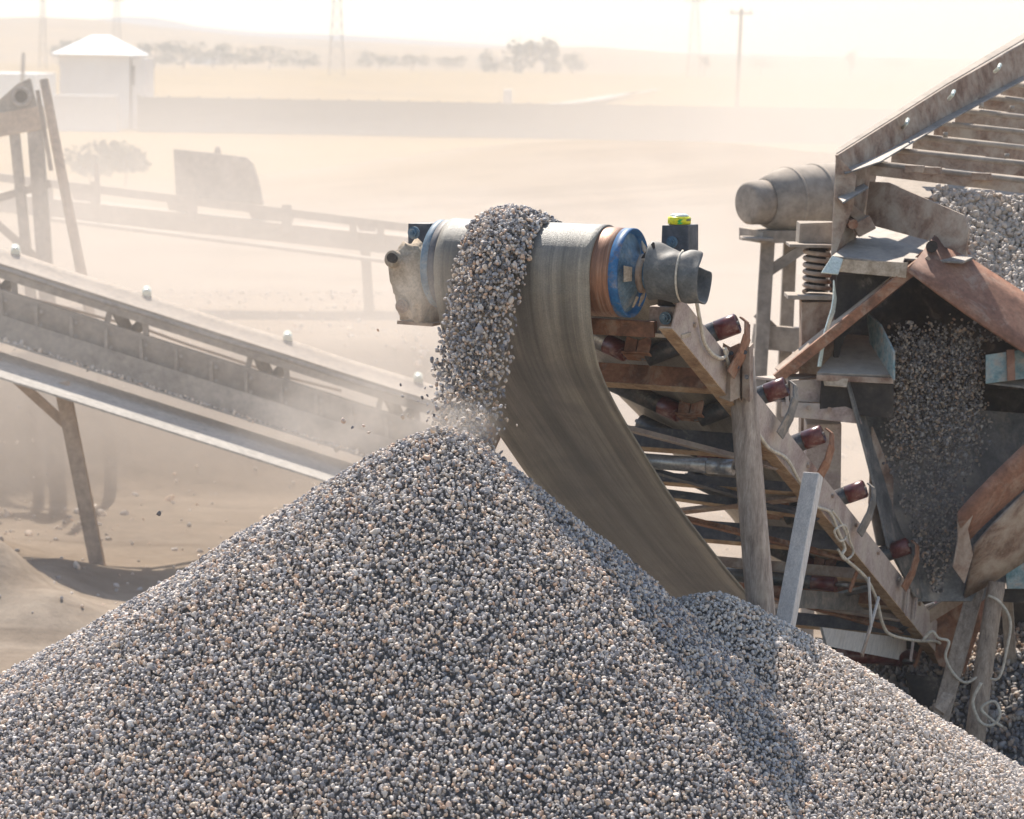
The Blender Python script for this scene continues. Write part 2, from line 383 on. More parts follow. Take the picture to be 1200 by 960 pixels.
def stones_tree(matname):
    ng = bpy.data.node_groups.new('scatter_' + matname, 'GeometryNodeTree')
    ng.interface.new_socket('Geometry', in_out='INPUT', socket_type='NodeSocketGeometry')
    ng.interface.new_socket('Geometry', in_out='OUTPUT', socket_type='NodeSocketGeometry')
    N = ng.nodes; L = ng.links
    gi = N.new('NodeGroupInput'); go = N.new('NodeGroupOutput')
    ip = N.new('GeometryNodeInstanceOnPoints'); ci = N.new('GeometryNodeCollectionInfo')
    ci.inputs['Collection'].default_value = stone_set(matname)
    ci.inputs['Separate Children'].default_value = True; ci.inputs['Reset Children'].default_value = True
    rot = N.new('GeometryNodeInputNamedAttribute'); rot.data_type = 'FLOAT_VECTOR'; rot.inputs[0].default_value = 'rot'
    scl = N.new('GeometryNodeInputNamedAttribute'); scl.data_type = 'FLOAT_VECTOR'; scl.inputs[0].default_value = 'scl'
    idx = N.new('FunctionNodeRandomValue'); idx.data_type = 'INT'; idx.inputs['Min'].default_value = 0 if 'Min' in idx.inputs else 0
    for s_ in idx.inputs:
        if s_.name == 'Max' and s_.type == 'INT': s_.default_value = 13
        if s_.name == 'Min' and s_.type == 'INT': s_.default_value = 0
    me2p = N.new('GeometryNodeMeshToPoints')
    sep = N.new('GeometryNodeSeparateGeometry'); sep.domain = 'POINT'
    isst = N.new('GeometryNodeInputNamedAttribute'); isst.data_type = 'FLOAT'; isst.inputs[0].default_value = 'isst'
    L.new(gi.outputs[0], sep.inputs[0]); 
    o = [s_ for s_ in isst.outputs if s_.enabled][0]
    L.new(o, sep.inputs['Selection'])
    L.new(sep.outputs['Selection'], me2p.inputs[0]); L.new(me2p.outputs[0], ip.inputs['Points'])
    L.new(ci.outputs[0], ip.inputs['Instance']); ip.inputs['Pick Instance'].default_value = True
    ov = [s_ for s_ in idx.outputs if s_.enabled][0]; L.new(ov, ip.inputs['Instance Index'])
    e2r = N.new('FunctionNodeEulerToRotation'); L.new([s_ for s_ in rot.outputs if s_.enabled][0], e2r.inputs[0])
    L.new(e2r.outputs[0], ip.inputs['Rotation'])
    L.new([s_ for s_ in scl.outputs if s_.enabled][0], ip.inputs['Scale'])
    jn = N.new('GeometryNodeJoinGeometry'); L.new(sep.outputs['Inverted'], jn.inputs[0]); L.new(ip.outputs[0], jn.inputs[0])
    L.new(jn.outputs[0], go.inputs[0])
    return ng
TREES = {}
def stones_object(name, pts, size, matname, base=None, parent=None, basemat='gravelbase', sizevar=0.25):
    "one object: an optional solid core mesh plus one stone instanced on every point"
    pts = np.asarray(pts, float); n = len(pts)
    bv, bf = ([], []) if base is None else base
    nb = len(bv)
    me = bpy.data.meshes.new(name)
    me.from_pydata([tuple(p) for p in bv] + [tuple(p) for p in pts], [], bf)
    for p in me.polygons: p.use_smooth = True
    me.materials.append(M[basemat])
    rot = np.zeros((nb + n, 3)); rot[nb:] = rng.uniform(0, 2 * math.pi, (n, 3))
    s = np.exp(rng.normal(0, sizevar, n)) * size
    scl = np.ones((nb + n, 3)); scl[nb:] = s[:, None]
    iss = np.zeros(nb + n); iss[nb:] = 1
    a = me.attributes.new('rot', 'FLOAT_VECTOR', 'POINT'); a.data.foreach_set('vector', rot.ravel())
    a = me.attributes.new('scl', 'FLOAT_VECTOR', 'POINT'); a.data.foreach_set('vector', scl.ravel())
    a = me.attributes.new('isst', 'FLOAT', 'POINT'); a.data.foreach_set('value', iss)
    o = bpy.data.objects.new(name, me); COL.objects.link(o); o.parent = parent
    if matname not in TREES: TREES[matname] = stones_tree(matname)
    md = o.modifiers.new('stones', 'NODES'); md.node_group = TREES[matname]
    o['kind'] = 'stuff'
    return o

def vnoise(x, y, seed=0):
    "smooth value noise on numpy arrays"
    x = np.asarray(x, float); y = np.asarray(y, float)
    xi = np.floor(x).astype(np.int64); yi = np.floor(y).astype(np.int64); fx = x - xi; fy = y - yi
    def h(a, b):
        v = (a * 374761393 + b * 668265263 + seed * 1442695041) & 0xffffffff
        v = ((v ^ (v >> 13)) * 1274126177) & 0xffffffff
        return ((v ^ (v >> 16)) & 0xffff) / 65535.0
    u = fx * fx * (3 - 2 * fx); v = fy * fy * (3 - 2 * fy)
    return (h(xi, yi) * (1 - u) + h(xi + 1, yi) * u) * (1 - v) + (h(xi, yi + 1) * (1 - u) + h(xi + 1, yi + 1) * u) * v
def fbm(x, y, seed=0, oct_=4):
    t = 0; a = 0.5
    for k in range(oct_):
        t = t + a * (vnoise(x * 2 ** k, y * 2 ** k, seed + k) - 0.5); a *= 0.5
    return t

# ---------------------------------------------------------------- terrain
def sstep(a, b, x):
    t = np.clip((x - a) / (b - a), 0, 1); return t * t * (3 - 2 * t)
def bump(x, y, cx, cy, rx, ry, h, p=1.0):
    d = ((x - cx) / rx) ** 2 + ((y - cy) / ry) ** 2
    return h * np.exp(-d * p)
def ground_z(x, y):
    x = np.asarray(x, float); y = np.asarray(y, float)
    z = 0.10 * fbm(x * 0.25, y * 0.25, 3) * sstep(10, 30, y) + 0.05 * fbm(x * 1.3, y * 1.3, 9)
    # bank behind the near-left yard
    e = 36.5 + 1.2 * fbm(x * 0.2, y * 0 + 3, 5) + 0.5 * (x + 3)
    bank = 1.7 * sstep(0, 2.4, y - e) * (1 - sstep(1.5, 5.0, x))
    z = z + bank * (1 - sstep(46, 60, y))
    # sand heaps in the yard
    z = z + bump(x, y, -6.0, 30.5, 0.9, 1.6, 0.42) + bump(x, y, -5.15, 28.4, 0.55, 0.6, 0.62) + bump(x, y, -4.3, 27.6, 0.5, 0.6, 0.34) + bump(x, y, -4.6, 29.6, 0.6, 1.3, 0.26) + bump(x, y, -5.1, 27.9, 0.45, 0.9, 0.22) + bump(x, y, -3.2, 28.2, 1.2, 0.9, 0.15)
    z = z + bump(x, y, -2.0, 30.5, 1.6, 1.0, 0.35)
    z = z + 0.12 * fbm(x * 0.9, y * 0.9, 21) * (1 - sstep(36, 44, y)) * sstep(20, 24, y)
    # low spoil heap further out
    z = z + bump(x, y, 3.5, 110, 13, 16, 2.2) + bump(x, y, 16, 95, 12, 14, 1.5) + 0.7 * fbm(x * 0.05, y * 0.05, 30) * sstep(60, 90, y) * (1 - sstep(150, 180, y))
    z = z + 3.0 * fbm(x * 0.006, y * 0.006, 40) * sstep(230, 420, y)
    return z
def axis(vals):
    out = []
    for a, b, s in vals: out += list(np.arange(a, b, s))
    return np.array(out + [vals[-1][1]])
ys = axis([(-60, 5, 6), (5, 20, 1.5), (20, 48, 0.25), (48, 70, 1), (70, 200, 3), (200, 600, 12), (600, 1500, 60)])
xs = axis([(-900, -100, 60), (-100, -20, 6), (-20, -9, 1), (-9, 6, 0.22), (6, 20, 1), (20, 100, 6), (100, 900, 60)])
X, Y = np.meshgrid(xs, ys); Z = ground_z(X, Y)
vs = np.stack([X, Y, Z], -1).reshape(-1, 3); nx = len(xs)
fs = [(i * nx + j, i * nx + j + 1, (i + 1) * nx + j + 1, (i + 1) * nx + j) for i in range(len(ys) - 1) for j in range(nx - 1)]
me = bpy.data.meshes.new('ground'); me.from_pydata(vs.tolist(), [], fs)
for p in me.polygons: p.use_smooth = True
def ground_material():
    m, nt, b = newmat('quarry_ground')
    tc = nt.nodes.new('ShaderNodeTexCoord'); v = tc.outputs['Object']
    sx = nt.nodes.new('ShaderNodeSeparateXYZ'); nt.links.new(v, sx.inputs[0])
    n1 = noise(nt, v, 0.35, 8, 0.65, 0.4); n2 = noise(nt, v, 5, 8, 0.7); n3 = noise(nt, v, 0.02, 5, 0.6, 0.3)
    sand = ramp(nt, n1, [(0.3, (0.26, 0.20, 0.147)), (0.55, (0.33, 0.262, 0.20)), (0.75, (0.40, 0.325, 0.25))])
    sand = mixc(nt, 0.6, sand, ramp(nt, n2, [(0.3, (0.75, 0.75, 0.75)), (0.7, (1.2, 1.2, 1.2))]), 'MULTIPLY')
    trk = noise(nt, mapping(nt, v, (0.035, 0.55, 1)), 1.0, 6, 0.6, 1.2)
    sand = mixc(nt, 0.8, sand, ramp(nt, trk, [(0.36, (0.72, 0.70, 0.68)), (0.48, (1.0, 1.0, 1.0)), (0.66, (1.12, 1.10, 1.08))]), 'MULTIPLY')
    grass = ramp(nt, n3, [(0.30, (0.17, 0.105, 0.035)), (0.5, (0.26, 0.17, 0.055)), (0.7, (0.20, 0.125, 0.05))])
    ad = nt.nodes.new('ShaderNodeMath'); ad.operation = 'MULTIPLY_ADD'; nt.links.new(n3, ad.inputs[0]); ad.inputs[1].default_value = 120; nt.links.new(sx.outputs['Y'], ad.inputs[2])
    mr = nt.nodes.new('ShaderNodeMapRange'); nt.links.new(ad.outputs[0], mr.inputs[0]); mr.inputs[1].default_value = 150; mr.inputs[2].default_value = 190
    col = mixc(nt, mr.outputs[0], sand, grass)
    nt.links.new(col, b.inputs['Base Color']); b.inputs['Roughness'].default_value = 0.95; b.inputs['Specular IOR Level'].default_value = 0.1
    bp = nt.nodes.new('ShaderNodeBump'); bp.inputs['Strength'].default_value = 0.5; bp.inputs['Distance'].default_value = 0.05
    nt.links.new(n2, bp.inputs['Height']); nt.links.new(bp.outputs[0], b.inputs['Normal'])
    return m
M['ground'] = ground_material(); me.materials.append(M['ground'])
g = bpy.data.objects.new('ground', me); COL.objects.link(g); tag(g, kind='structure')

# far hills: a long ridge sheet with real depth
def ridge(name, prof, y0, y1, mat, seed):
    "prof: list of (photo px, photo py of the skyline)"
    mb = MB(); rows = []
    n = 90; xsr = np.linspace(-420, 1620, n)
    px = [p[0] for p in prof]; py = [p[1] for p in prof]
    for k in range(9):
        t = k / 8; yy = y0 + (y1 - y0) * t; row = []
        for i, q in enumerate(xsr):
            top = P(q, np.interp(q, px, py), y1 / math.cos(PITCH))
            hz = top.z * math.sin(t * math.pi / 2) ** 1.3
            row.append((top.x * (0.6 + 0.4 * t), yy, max(hz, 0) - (2 if k == 0 else 0) + 1.2 * float(fbm(i * 0.3, k * 0.8, seed)) * (1 - t)))
        rows.append(row)
    rows.append([(r[0] * 1.2, r[1] + 300, -5) for r in rows[-1]])
    mb.grid(rows); o = obj(name, mb, mat, fix=False); tag(o, kind='structure'); return o
M['hill'] = surf('dry_grass_hill', (0.16, 0.095, 0.035), (0.24, 0.145, 0.05), (0.14, 0.10, 0.06), 0.006, 0.05, 0.95, 0, 0)
M['farhill'] = surf('far_brown_hill', (0.14, 0.115, 0.10), (0.19, 0.15, 0.125), None, 0.004, 0.03, 0.95, 0, 0)
ridge('hills', [(-400, 30), (0, 23), (50, 21), (120, 24), (200, 33), (300, 43), (430, 49), (560, 56), (640, 55), (700, 55), (760, 60), (860, 67), (1000, 68), (1200, 71), (1600, 74)], 790, 1400, M['hill'], 2)
ridge('hills', [(-400, 60), (60, 50), (110, 24), (150, 20), (190, 22), (215, 30), (300, 38), (420, 42), (560, 51), (700, 60), (1600, 80)], 1500, 1900, M['farhill'], 7)
mb = MB()
tr = [P(640, 124, 0)]
def onground(px, py, z=0.0):
    d = (FW + RT * ((px - 600) / F) + UP * ((480 - py) / F)); t = (z - H) / d.z
    return CAMPOS + d * t
rows = []
for px_, py_, wd in ((600, 130, 1.6), (665, 123, 1.8), (700, 119, 2.0), (730, 113, 2.4), (755, 108.5, 3.0), (772, 106, 4.0)):
    c = onground(px_, py_); gz = float(ground_z(c.x, c.y)) + 0.5
    c2 = onground(px_, py_, gz)
    rows.append([(c2.x - 3, c2.y - wd * 5, gz), (c2.x + 1, c2.y + wd * 5, gz)])
mb.grid(rows); tag(obj('dirt_road', mb, M['whitetray'], fix=False, solid=0.3), kind='structure')

# ---------------------------------------------------------------- gravel piles
AZ, INC = R_(24), R_(26.6)
DC = P(741, 320, 15.8)                      # centre of the drum's near end
CU = Vector((math.cos(AZ), -math.sin(AZ), 0))
CH = Vector((math.sin(AZ), math.cos(AZ), 0))
CD = Vector((math.sin(AZ) * math.cos(INC), math.cos(AZ) * math.cos(INC), -math.sin(INC)))
CN = Vector((math.sin(AZ) * math.sin(INC), math.cos(AZ) * math.sin(INC), math.cos(INC)))
A1 = P(524, 506, 15.15); A2 = P(835, 698, 15.75)
def cone(x, y, a, s, rr, seed, lump=0.14, steep=1.0):
    dx, dy = x - a.x, y - a.y; dx = np.where(dx > 0, dx * steep, dx); r = np.sqrt(dx * dx + dy * dy); th = np.arctan2(dy, dx)
    z = a.z - s * (np.sqrt(r * r + rr * rr) - rr)
    z = z + lump * fbm(x * 0.8, y * 0.8, seed, 3) * np.clip(r / 1.2, 0, 1) + 0.05 * fbm(x * 3.5, y * 3.5, seed + 5, 2)
    return z + 0.10 * np.sin(th * 3 + seed) * np.clip(r - 0.4, 0, 1) * 0.5
def z1(x, y): return cone(x, y, A1, 0.63, 0.22, 2, steep=1.38)
def z2(x, y): return cone(x, y, A2, 0.60, 0.16, 17)
def pile(name, zf, other, a, rad, label, matname, seed, skip_back):
    gs = 0.12; gx = np.arange(a.x - 5.6, a.x + 5.6, gs); gy = np.arange(a.y - 5.6, a.y + 5.6, gs)
    X, Y = np.meshgrid(gx, gy); Zc = zf(X, Y) - 0.03; k = len(gx)
    ok = Zc > -0.2
    bv = np.stack([X, Y, Zc], -1).reshape(-1, 3)
    remap = -np.ones(len(bv), int); okf = ok.ravel(); remap[okf] = np.arange(okf.sum()); bv = bv[okf]
    bf = []
    for i in range(k - 1):
        for j in range(k - 1):
            q = [i * k + j, i * k + j + 1, (i + 1) * k + j + 1, (i + 1) * k + j]
            if all(okf[t] for t in q): bf.append([int(remap[t]) for t in q])
    sp = 0.0158
    gx = np.arange(-rad, rad, sp); X, Y = np.meshgrid(a.x + gx, a.y + gx)
    X = X + rng.uniform(-0.5, 0.5, X.shape) * sp; Y = Y + rng.uniform(-0.5, 0.5, X.shape) * sp
    X = X.ravel(); Y = Y.ravel(); zt = zf(X, Y); zo = other(X, Y)
    keep = ((X - a.x) ** 2 + (Y - a.y) ** 2 < rad * rad) & (zt > zo - 0.10) & (zt > 0) & (Y < a.y + skip_back)
    X, Y, zt = X[keep], Y[keep], zt[keep]
    pts = np.stack([X, Y, zt + rng.uniform(-0.014, 0.012, len(X))], -1)
    # a few stones lying proud of the surface
    o = stones_object(name, pts, 0.0212, matname, (bv.tolist(), bf))
    tag(o, label, 'gravel'); return o
pile('gravel_pile', z1, z2, A1, 3.7, 'large cone of crushed grey gravel in the foreground under the falling stream', 'stone', 1, 1.6)
pile('gravel_pile', z2, z1, A2, 3.3, 'smaller sunlit heap of gravel with a sun-brightened stone colour on the right, behind the large cone', 'stonelight', 2, 2.0)

# dark heap at the lower right, behind the timber posts
A3 = P(1250, 690, 21.5)
def z3(x, y): return cone(x, y, A3, 0.62, 0.3, 31)
def zlow(x, y): return x * 0 - 9
gx = np.arange(-3.2, 3.2, 0.034); X, Y = np.meshgrid(A3.x + gx, A3.y + gx); X = X.ravel() + rng.uniform(-.017, .017, X.size); Y = Y.ravel() + rng.uniform(-.017, .017, Y.size)
zt = z3(X, Y); k_ = (zt > 0) & (Y < A3.y + 0.8); X, Y, zt = X[k_], Y[k_], zt[k_]
gs = np.arange(-4, 4, 0.2); XX, YY = np.meshgrid(A3.x + gs, A3.y + gs); ZZ = np.maximum(z3(XX, YY) - 0.02, -0.3); n_ = len(gs)
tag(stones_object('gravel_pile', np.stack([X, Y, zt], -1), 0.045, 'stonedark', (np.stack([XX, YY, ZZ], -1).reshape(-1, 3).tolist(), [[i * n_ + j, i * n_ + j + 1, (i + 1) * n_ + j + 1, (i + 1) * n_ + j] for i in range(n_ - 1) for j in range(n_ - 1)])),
    'dark gravel heap in shade at the lower right edge behind the timber posts', 'gravel')

# ---------------------------------------------------------------- main conveyor (local frame: x along the drum axle, y down the belt, z off the belt)
conv = bpy.data.objects.new('belt_conveyor', None); COL.objects.link(conv)
conv.matrix_basis = Matrix.Translation(DC) @ Matrix((CU, CD, CN)).transposed().to_4x4()
tag(conv, 'rusty inclined belt conveyor whose drum tips gravel onto the large cone', 'conveyor')
ci, si = math.cos(INC), math.sin(INC)
def hz(h, z): return (h * ci - z * si, h * si + z * ci)      # (along, up) in the vertical plane -> local (y, n)
_raylen = lambda x, y: FW + RT * ((x - 600) / F) + UP * ((480 - y) / F)
CINV = conv.matrix_basis.inverted()
def CL(x, y, u):
    "local point of the conveyor frame seen at pixel x, y on the plane u = const"
    o = CINV @ CAMPOS; d = (CINV.to_3x3() @ _raylen(x, y)); t = (u - o.x) / d.x
    return o + d * t
def CW(x, y, u): return conv.matrix_basis @ CL(x, y, u)
DR = 0.235
# drum
mb = MB(); mb.lathe((-1.10, 0, 0), (1, 0, 0), [(0, DR - 0.012), (0.004, DR), (0.25, DR + 0.004), (1.0, DR + 0.004), (1.058, DR + 0.001), (1.06, DR - 0.004)], 56)
drum = obj('drum', mb, M['drumrust'], conv)
mb = MB(); mb.lathe((-0.045, 0, 0), (1, 0, 0), [(0, DR - 0.02), (0.001, DR + 0.002), (0.050, DR + 0.002), (0.052, DR - 0.001), (0.052, DR - 0.009), (0.02, DR - 0.014)], 56)
obj('drum_rim', mb, M['bluepaint'], drum)
mb = MB(); mb.lathe((-0.03, 0, 0), (1, 0, 0), [(0, DR - 0.008), (0.006, DR - 0.03), (0.035, 0.13), (0.055, 0.095), (0.075, 0.085), (0.14, 0.08), (0.14, 0.04)], 40)
obj('end_disc', mb, M['bluedisc'], drum)
mb = MB(); mb.lathe((-1.14, 0, 0), (1, 0, 0), [(0, 0.10), (0.001, DR - 0.01), (0.012, DR + 0.004), (0.045, DR + 0.004), (0.05, DR)], 56)
obj('drum_rim', mb, M['bluedisc'], drum)
mb = MB(); mb.tube((-1.27, 0, 0), (0.34, 0, 0), 0.045, 20)
obj('axle', mb, M['greysteel'], drum)

for q0, q1 in ((200, 232), (250, 262), (318, 352), (80, 112)):  # cream plates standing in for cut-outs with bright background behind
    mb = MB(); pp = []
    for qq, r_ in [(q0, 0.125), (q1, 0.125), (q1 - 3, 0.185), (q0 + 4, 0.18)]:
        xx = 0.012 + (0.035 + 0.004 - 0.012) * (DR - 0.03 - r_) / (DR - 0.03 - 0.13)
        pp.append((xx + 0.003, -math.cos(R_(qq)) * r_, math.sin(R_(qq)) * r_))
    mb.plate(pp, 0.006); obj('cutout_patch', mb, M['cake'], drum)
mb = MB(); mb.lathe((0.055, 0, 0), (1, 0, 0), [(0, 0.085), (0.001, 0.105), (0.03, 0.10), (0.031, 0.08)], 36); obj('hub_collar', mb, M['dustrust'], drum)
mb = MB(); mb.lathe((-1.09, 0, 0), (1, 0, 0), [(0, DR), (0.001, DR + 0.006), (0.05, DR + 0.006), (0.051, DR)], 56); obj('steel_ring', mb, M['darksteel'], drum)
# belt
V_U0, V_N = -0.27, -0.045
def trough_n(u, f):
    "height of the carrying side across the belt, f = 0 flat at the drum, 1 full trough"
    rt_ = 0.51
    n = V_N + abs(u - V_U0) * (rt_ if u > V_U0 else 0.36)
    return (DR + 0.008) * (1 - f) + f * n
us = np.linspace(-0.985, -0.145, 23)
rows, uvs = [], []
s_acc = 0
ylist = np.concatenate([np.linspace(7.6, 1.2, 24), np.linspace(1.05, 0.0, 10)])
for y in ylist:
    f = float(sstep(0, 1.0, y)); row = []
    for j, u in enumerate(us):
        uu = (u - 0.062 * max(0, (-u - 0.5) / 0.485)) * (1 - f) + (-1.0 + (u + 0.985) * 1.22) * f
        sag = 0.015 * math.sin(y / 0.95 * math.pi) ** 2 * f
        row.append((uu, y, trough_n(uu, f) - sag))
    rows.append(row)
ang0 = 0.0
RB = DR + 0.008
# tangent wrap: local angle measured from +n towards -y
ret = [(-0.235, -0.10), (-0.175, -0.27), (-0.05, -0.47), (0.19, -0.69), (0.60, -0.985), (1.08, -1.31), (1.70, -1.68), (2.42, -2.08), (3.3, -2.50), (4.6, -3.08), (5.8, -3.60), (6.9, -4.0)]
wy, wn_ = hz(*ret[0]); aend = math.atan2(-wy, wn_)
for a in np.linspace(0.12, aend - 0.12, 16):
    rows.append([(u - 0.062 * max(0, (-u - 0.5) / 0.485), -RB * math.sin(a), RB * math.cos(a)) for u in us])
def catmull(pts, n):
    P_ = [np.array(p, float) for p in pts]; P_ = [2 * P_[0] - P_[1]] + P_ + [2 * P_[-1] - P_[-2]]; out = []
    for i in range(1, len(P_) - 2):
        for k in range(n):
            t = k / n
            out.append(0.5 * ((2 * P_[i]) + (-P_[i - 1] + P_[i + 1]) * t + (2 * P_[i - 1] - 5 * P_[i] + 4 * P_[i + 1] - P_[i + 2]) * t * t + (-P_[i - 1] + 3 * P_[i] - 3 * P_[i + 1] + P_[i + 2]) * t ** 3))
    out.append(P_[-2]); return out
rc = catmull(ret, 7)
for i, (h, z) in enumerate(rc):
    row = []
    for j, u in enumerate(us):
        e = (j / 11 - 1)
        # the slack belt bows across its width a little, edges curl outwards
        bow = 0.05 * (abs(e) ** 2.5) * min(1, i / 14)
        tx, tz = (rc[min(i + 1, len(rc) - 1)] - rc[max(i - 1, 0)]); L_ = math.hypot(tx, tz)
        nh, nz = tz / L_, -tx / L_           # outward (towards the camera and down)
        y_, n_2 = hz(h + nh * bow, z + nz * bow)
        row.append((u - 0.062 * max(0, (-u - 0.5) / 0.485) * max(0, 1 - i / 26), y_, n_2))
    rows.append(row)
acc = [0]
for i in range(1, len(rows)): acc.append(acc[-1] + (Vector(rows[i][11]) - Vector(rows[i - 1][11])).length)
uvs = [[(j / 22, a) for j in range(23)] for a in acc]
mb = MB(); mb.grid(rows, True, uvs)
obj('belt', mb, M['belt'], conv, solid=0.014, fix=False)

# stringers
SY0, SY1 = 0.16, 7.35
for side, u in ((1, 0.22), (-1, -1.24)):
    SYa = SY0 if side > 0 else 0.75
    mb = MB(); mb.chan((u, SYa, -0.14), (u, SY1, -0.17), 0.075, 0.20, 0.009, (0, 0, 1), -1 if side > 0 else 1)
    st_ = obj('stringer', mb, M['stringer'], conv, bevel=0.002)
    mb = MB(); sgn = -1 if side > 0 else 1; mb.beam((u + sgn * 0.036, SYa, -0.2435), (u + sgn * 0.036, SY1, -0.2735), 0.08, 0.006); obj('lit_flange_strip', mb, M['flange'], st_)  # added strip below the channel, its bright orange paints a lit edge
# cross members, with the bracket and rollers of each station
def channel_cross(y, n, hgt, wid, mat, u0=-1.225, u1=0.205, y1=None):
    mb = MB(); mb.chan((u0, y, n), (u1, y if y1 is None else y1, n), wid, hgt, 0.008, (0, 0, 1), -1)
    o = obj('cross_member', mb, M[mat], conv, bevel=0.0015)
    mb = MB(); mb.beam((u0 + 0.01, y + wid / 2, n - hgt / 2 - 0.0045), (u1 - 0.01, (y if y1 is None else y1) + wid / 2, n - hgt / 2 - 0.0045), wid + 0.006, 0.005); obj('lit_flange_strip', mb, M['flange'], o); return o
STN = [0.98, 1.95, 2.75, 3.75, 4.9, 6.2]
channel_cross(1.10, -0.165, 0.115, 0.07, 'rust')
channel_cross(2.18, -0.165, 0.125, 0.07, 'darksteel')
channel_cross(2.85, -0.19, 0.06, 0.06, 'darksteel')
channel_cross(3.0, -0.22, 0.05, 0.05, 'darksteel', y1=3.25)
channel_cross(3.95, -0.17, 0.125, 0.07, 'darksteel')
channel_cross(4.55, -0.20, 0.07, 0.06, 'dustrust')
channel_cross(5.15, -0.17, 0.12, 0.07, 'rust')
channel_cross(5.8, -0.20, 0.09, 0.06, 'darksteel')
channel_cross(6.6, -0.17, 0.12, 0.07, 'greysteel')
# rollers built once, copied to each station
def roller(length, r, capmat, shell, parent, p0, p1, first=None):
    p0 = Vector(p0); p1 = Vector(p1); a = (p1 - p0).normalized()
    q = a.to_track_quat('X', 'Z')
    if first is None:
        mb = MB(); mb.lathe((0, 0, 0), (1, 0, 0), [(0, r * 0.5), (0.002, r * 0.96), (0.006, r), (length * 0.76, r), (length * 0.76 + 0.002, r * 0.5)], 28)
        o = obj('roller', mb, shell, parent)
        mb = MB(); mb.lathe((length * 0.76, 0, 0), (1, 0, 0), [(0, r * 0.5), (0.001, r + 0.002), (length * 0.215, r + 0.002), (length * 0.22 + 0.005, r * 0.88), (length * 0.215, r * 0.80), (length * 0.20, r * 0.3)], 28)
        obj('roller_end', mb, capmat, o)
        mb = MB(); mb.tube((-0.03, 0, 0), (length, 0, 0), 0.012, 10)
        obj('spindle', mb, M['greysteel'], o)
    else:
        o = dup(first, parent)
    o.location = p0; o.rotation_mode = 'QUATERNION'; o.rotation_quaternion = q
    return o
ra = rb = None
for i, y in enumerate(STN):
    nb = -0.105
    ra = roller(0.56, 0.056, M['rollred'], M['rollblack'], conv, (-0.235, y, nb), (0.20, y, nb + 0.205), None if ra is None else ra)
    # the inner roller falls towards the middle bracket, red end down
    rb = roller(0.62, 0.054, M['rollred'], M['rollblack'] if i else M['rollsteel'], conv, (-0.93, y, 0.12), (-0.30, y, nb), None if rb is None or i == 1 else rb)
    mb = MB()
    for sg in (-1, 1):
        pr = [(0.004, -0.105), (0.072, -0.105), (0.074, -0.02), (0.052, 0.022), (0.030, 0.040), (0.004, 0.040)]
        pr = [(V_U0 + sg * a_, b_ - 0.012) for a_, b_ in pr]
        mb.faces([(a_, y - 0.085, b_) for a_, b_ in pr] + [(a_, y - 0.060, b_) for a_, b_ in pr], [tuple(range(6)), tuple(range(11, 5, -1))] + [(q, (q + 1) % 6, 6 + (q + 1) % 6, 6 + q) for q in range(6)])
    mb.box((V_U0, y - 0.03, -0.113), (0.17, 0.13, 0.008))
    obj('roller_bracket', mb, M['rust'], conv, bevel=0.002)
    # hooked outer bracket: flat bar bent from the roller end down to the channel
    mb = MB(); pts = [(0.275, y, 0.165), (0.315, y + 0.01, 0.14), (0.325, y + 0.02, 0.06), (0.31, y + 0.03, -0.04), (0.27, y + 0.03, -0.16)]
    for a_, b_, w0 in zip(pts[:-1], pts[1:], (0.05, 0.09, 0.12, 0.12)):
        mb.beam(a_, (Vector(b_) + (Vector(b_) - Vector(a_)) * 0.06), w0, 0.010, (1, 0, 0.2))
    obj('outer_bracket', mb, M['greysteel'] if i % 2 else M['rust'], conv, bevel=0.002)
# return rollers under the stringers
for i, y in enumerate((2.05, 4.3, 6.05)):
    mb = MB(); mb.tube((-1.2, y, -0.36), (-0.16, y, -0.36), 0.045, 24); rr_ = obj('return_roller', mb, M['rollsteel'] if i == 0 else M['rollblack'], conv)
    mb = MB(); mb.tube((-0.16, y, -0.36), (0.0, y, -0.36), 0.047, 24); obj('roller_end', mb, M['rollred'] if i else M['rollsteel'], rr_)
    mb = MB(); mb.tube((0.0, y, -0.36), (0.1, y, -0.36), 0.013, 10); obj('spindle', mb, M['greysteel'], rr_)
    mb = MB(); mb.beam((0.10, y, -0.40), (0.14, y, -0.20), 0.05, 0.01, (1, 0, 0)); obj('roller_hanger', mb, M['rust'], conv)
# diagonal braces
for p0, p1, ww, mt in (((-1.2, 3.6, -0.26), (0.16, 2.9, -0.26), 0.06, 'dustrust'), ((-0.9, 2.4, -0.27), (0.15, 3.25, -0.27), 0.05, 'darksteel'),
                       ((-1.2, 5.9, -0.26), (0.16, 4.7, -0.25), 0.06, 'greysteel'), ((-1.2, 4.6, -0.3), (0.1, 5.6, -0.3), 0.05, 'rust')):
    mb = MB(); mb.angle(p0, p1, ww, ww * 0.8, 0.007, (0, 0, 1)); obj('brace', mb, M[mt], conv)
for p0, p1, ww, mt in (((-0.9, 1.5, -0.3), (0.15, 2.35, -0.26), 0.04, 'stringer'), ((-1.1, 3.2, -0.30), (0.15, 4.1, -0.27), 0.045, 'rust'),
                       ((-1.1, 5.0, -0.31), (0.15, 5.35, -0.28), 0.05, 'stringer'), ((-0.4, 6.4, -0.3), (0.18, 5.5, -0.27), 0.04, 'darksteel')):
    mb = MB(); mb.angle(p0, p1, ww, ww, 0.006, (0, 0, 1)); obj('brace', mb, M[mt], conv)
for k in range(12):
    y = 0.45 + k * 0.56; mb = MB(); mb.tube((0.221, y, -0.10), (0.236, y, -0.10), 0.014, 6, smooth=False); obj('bolt', mb, M['dustrust'], conv)
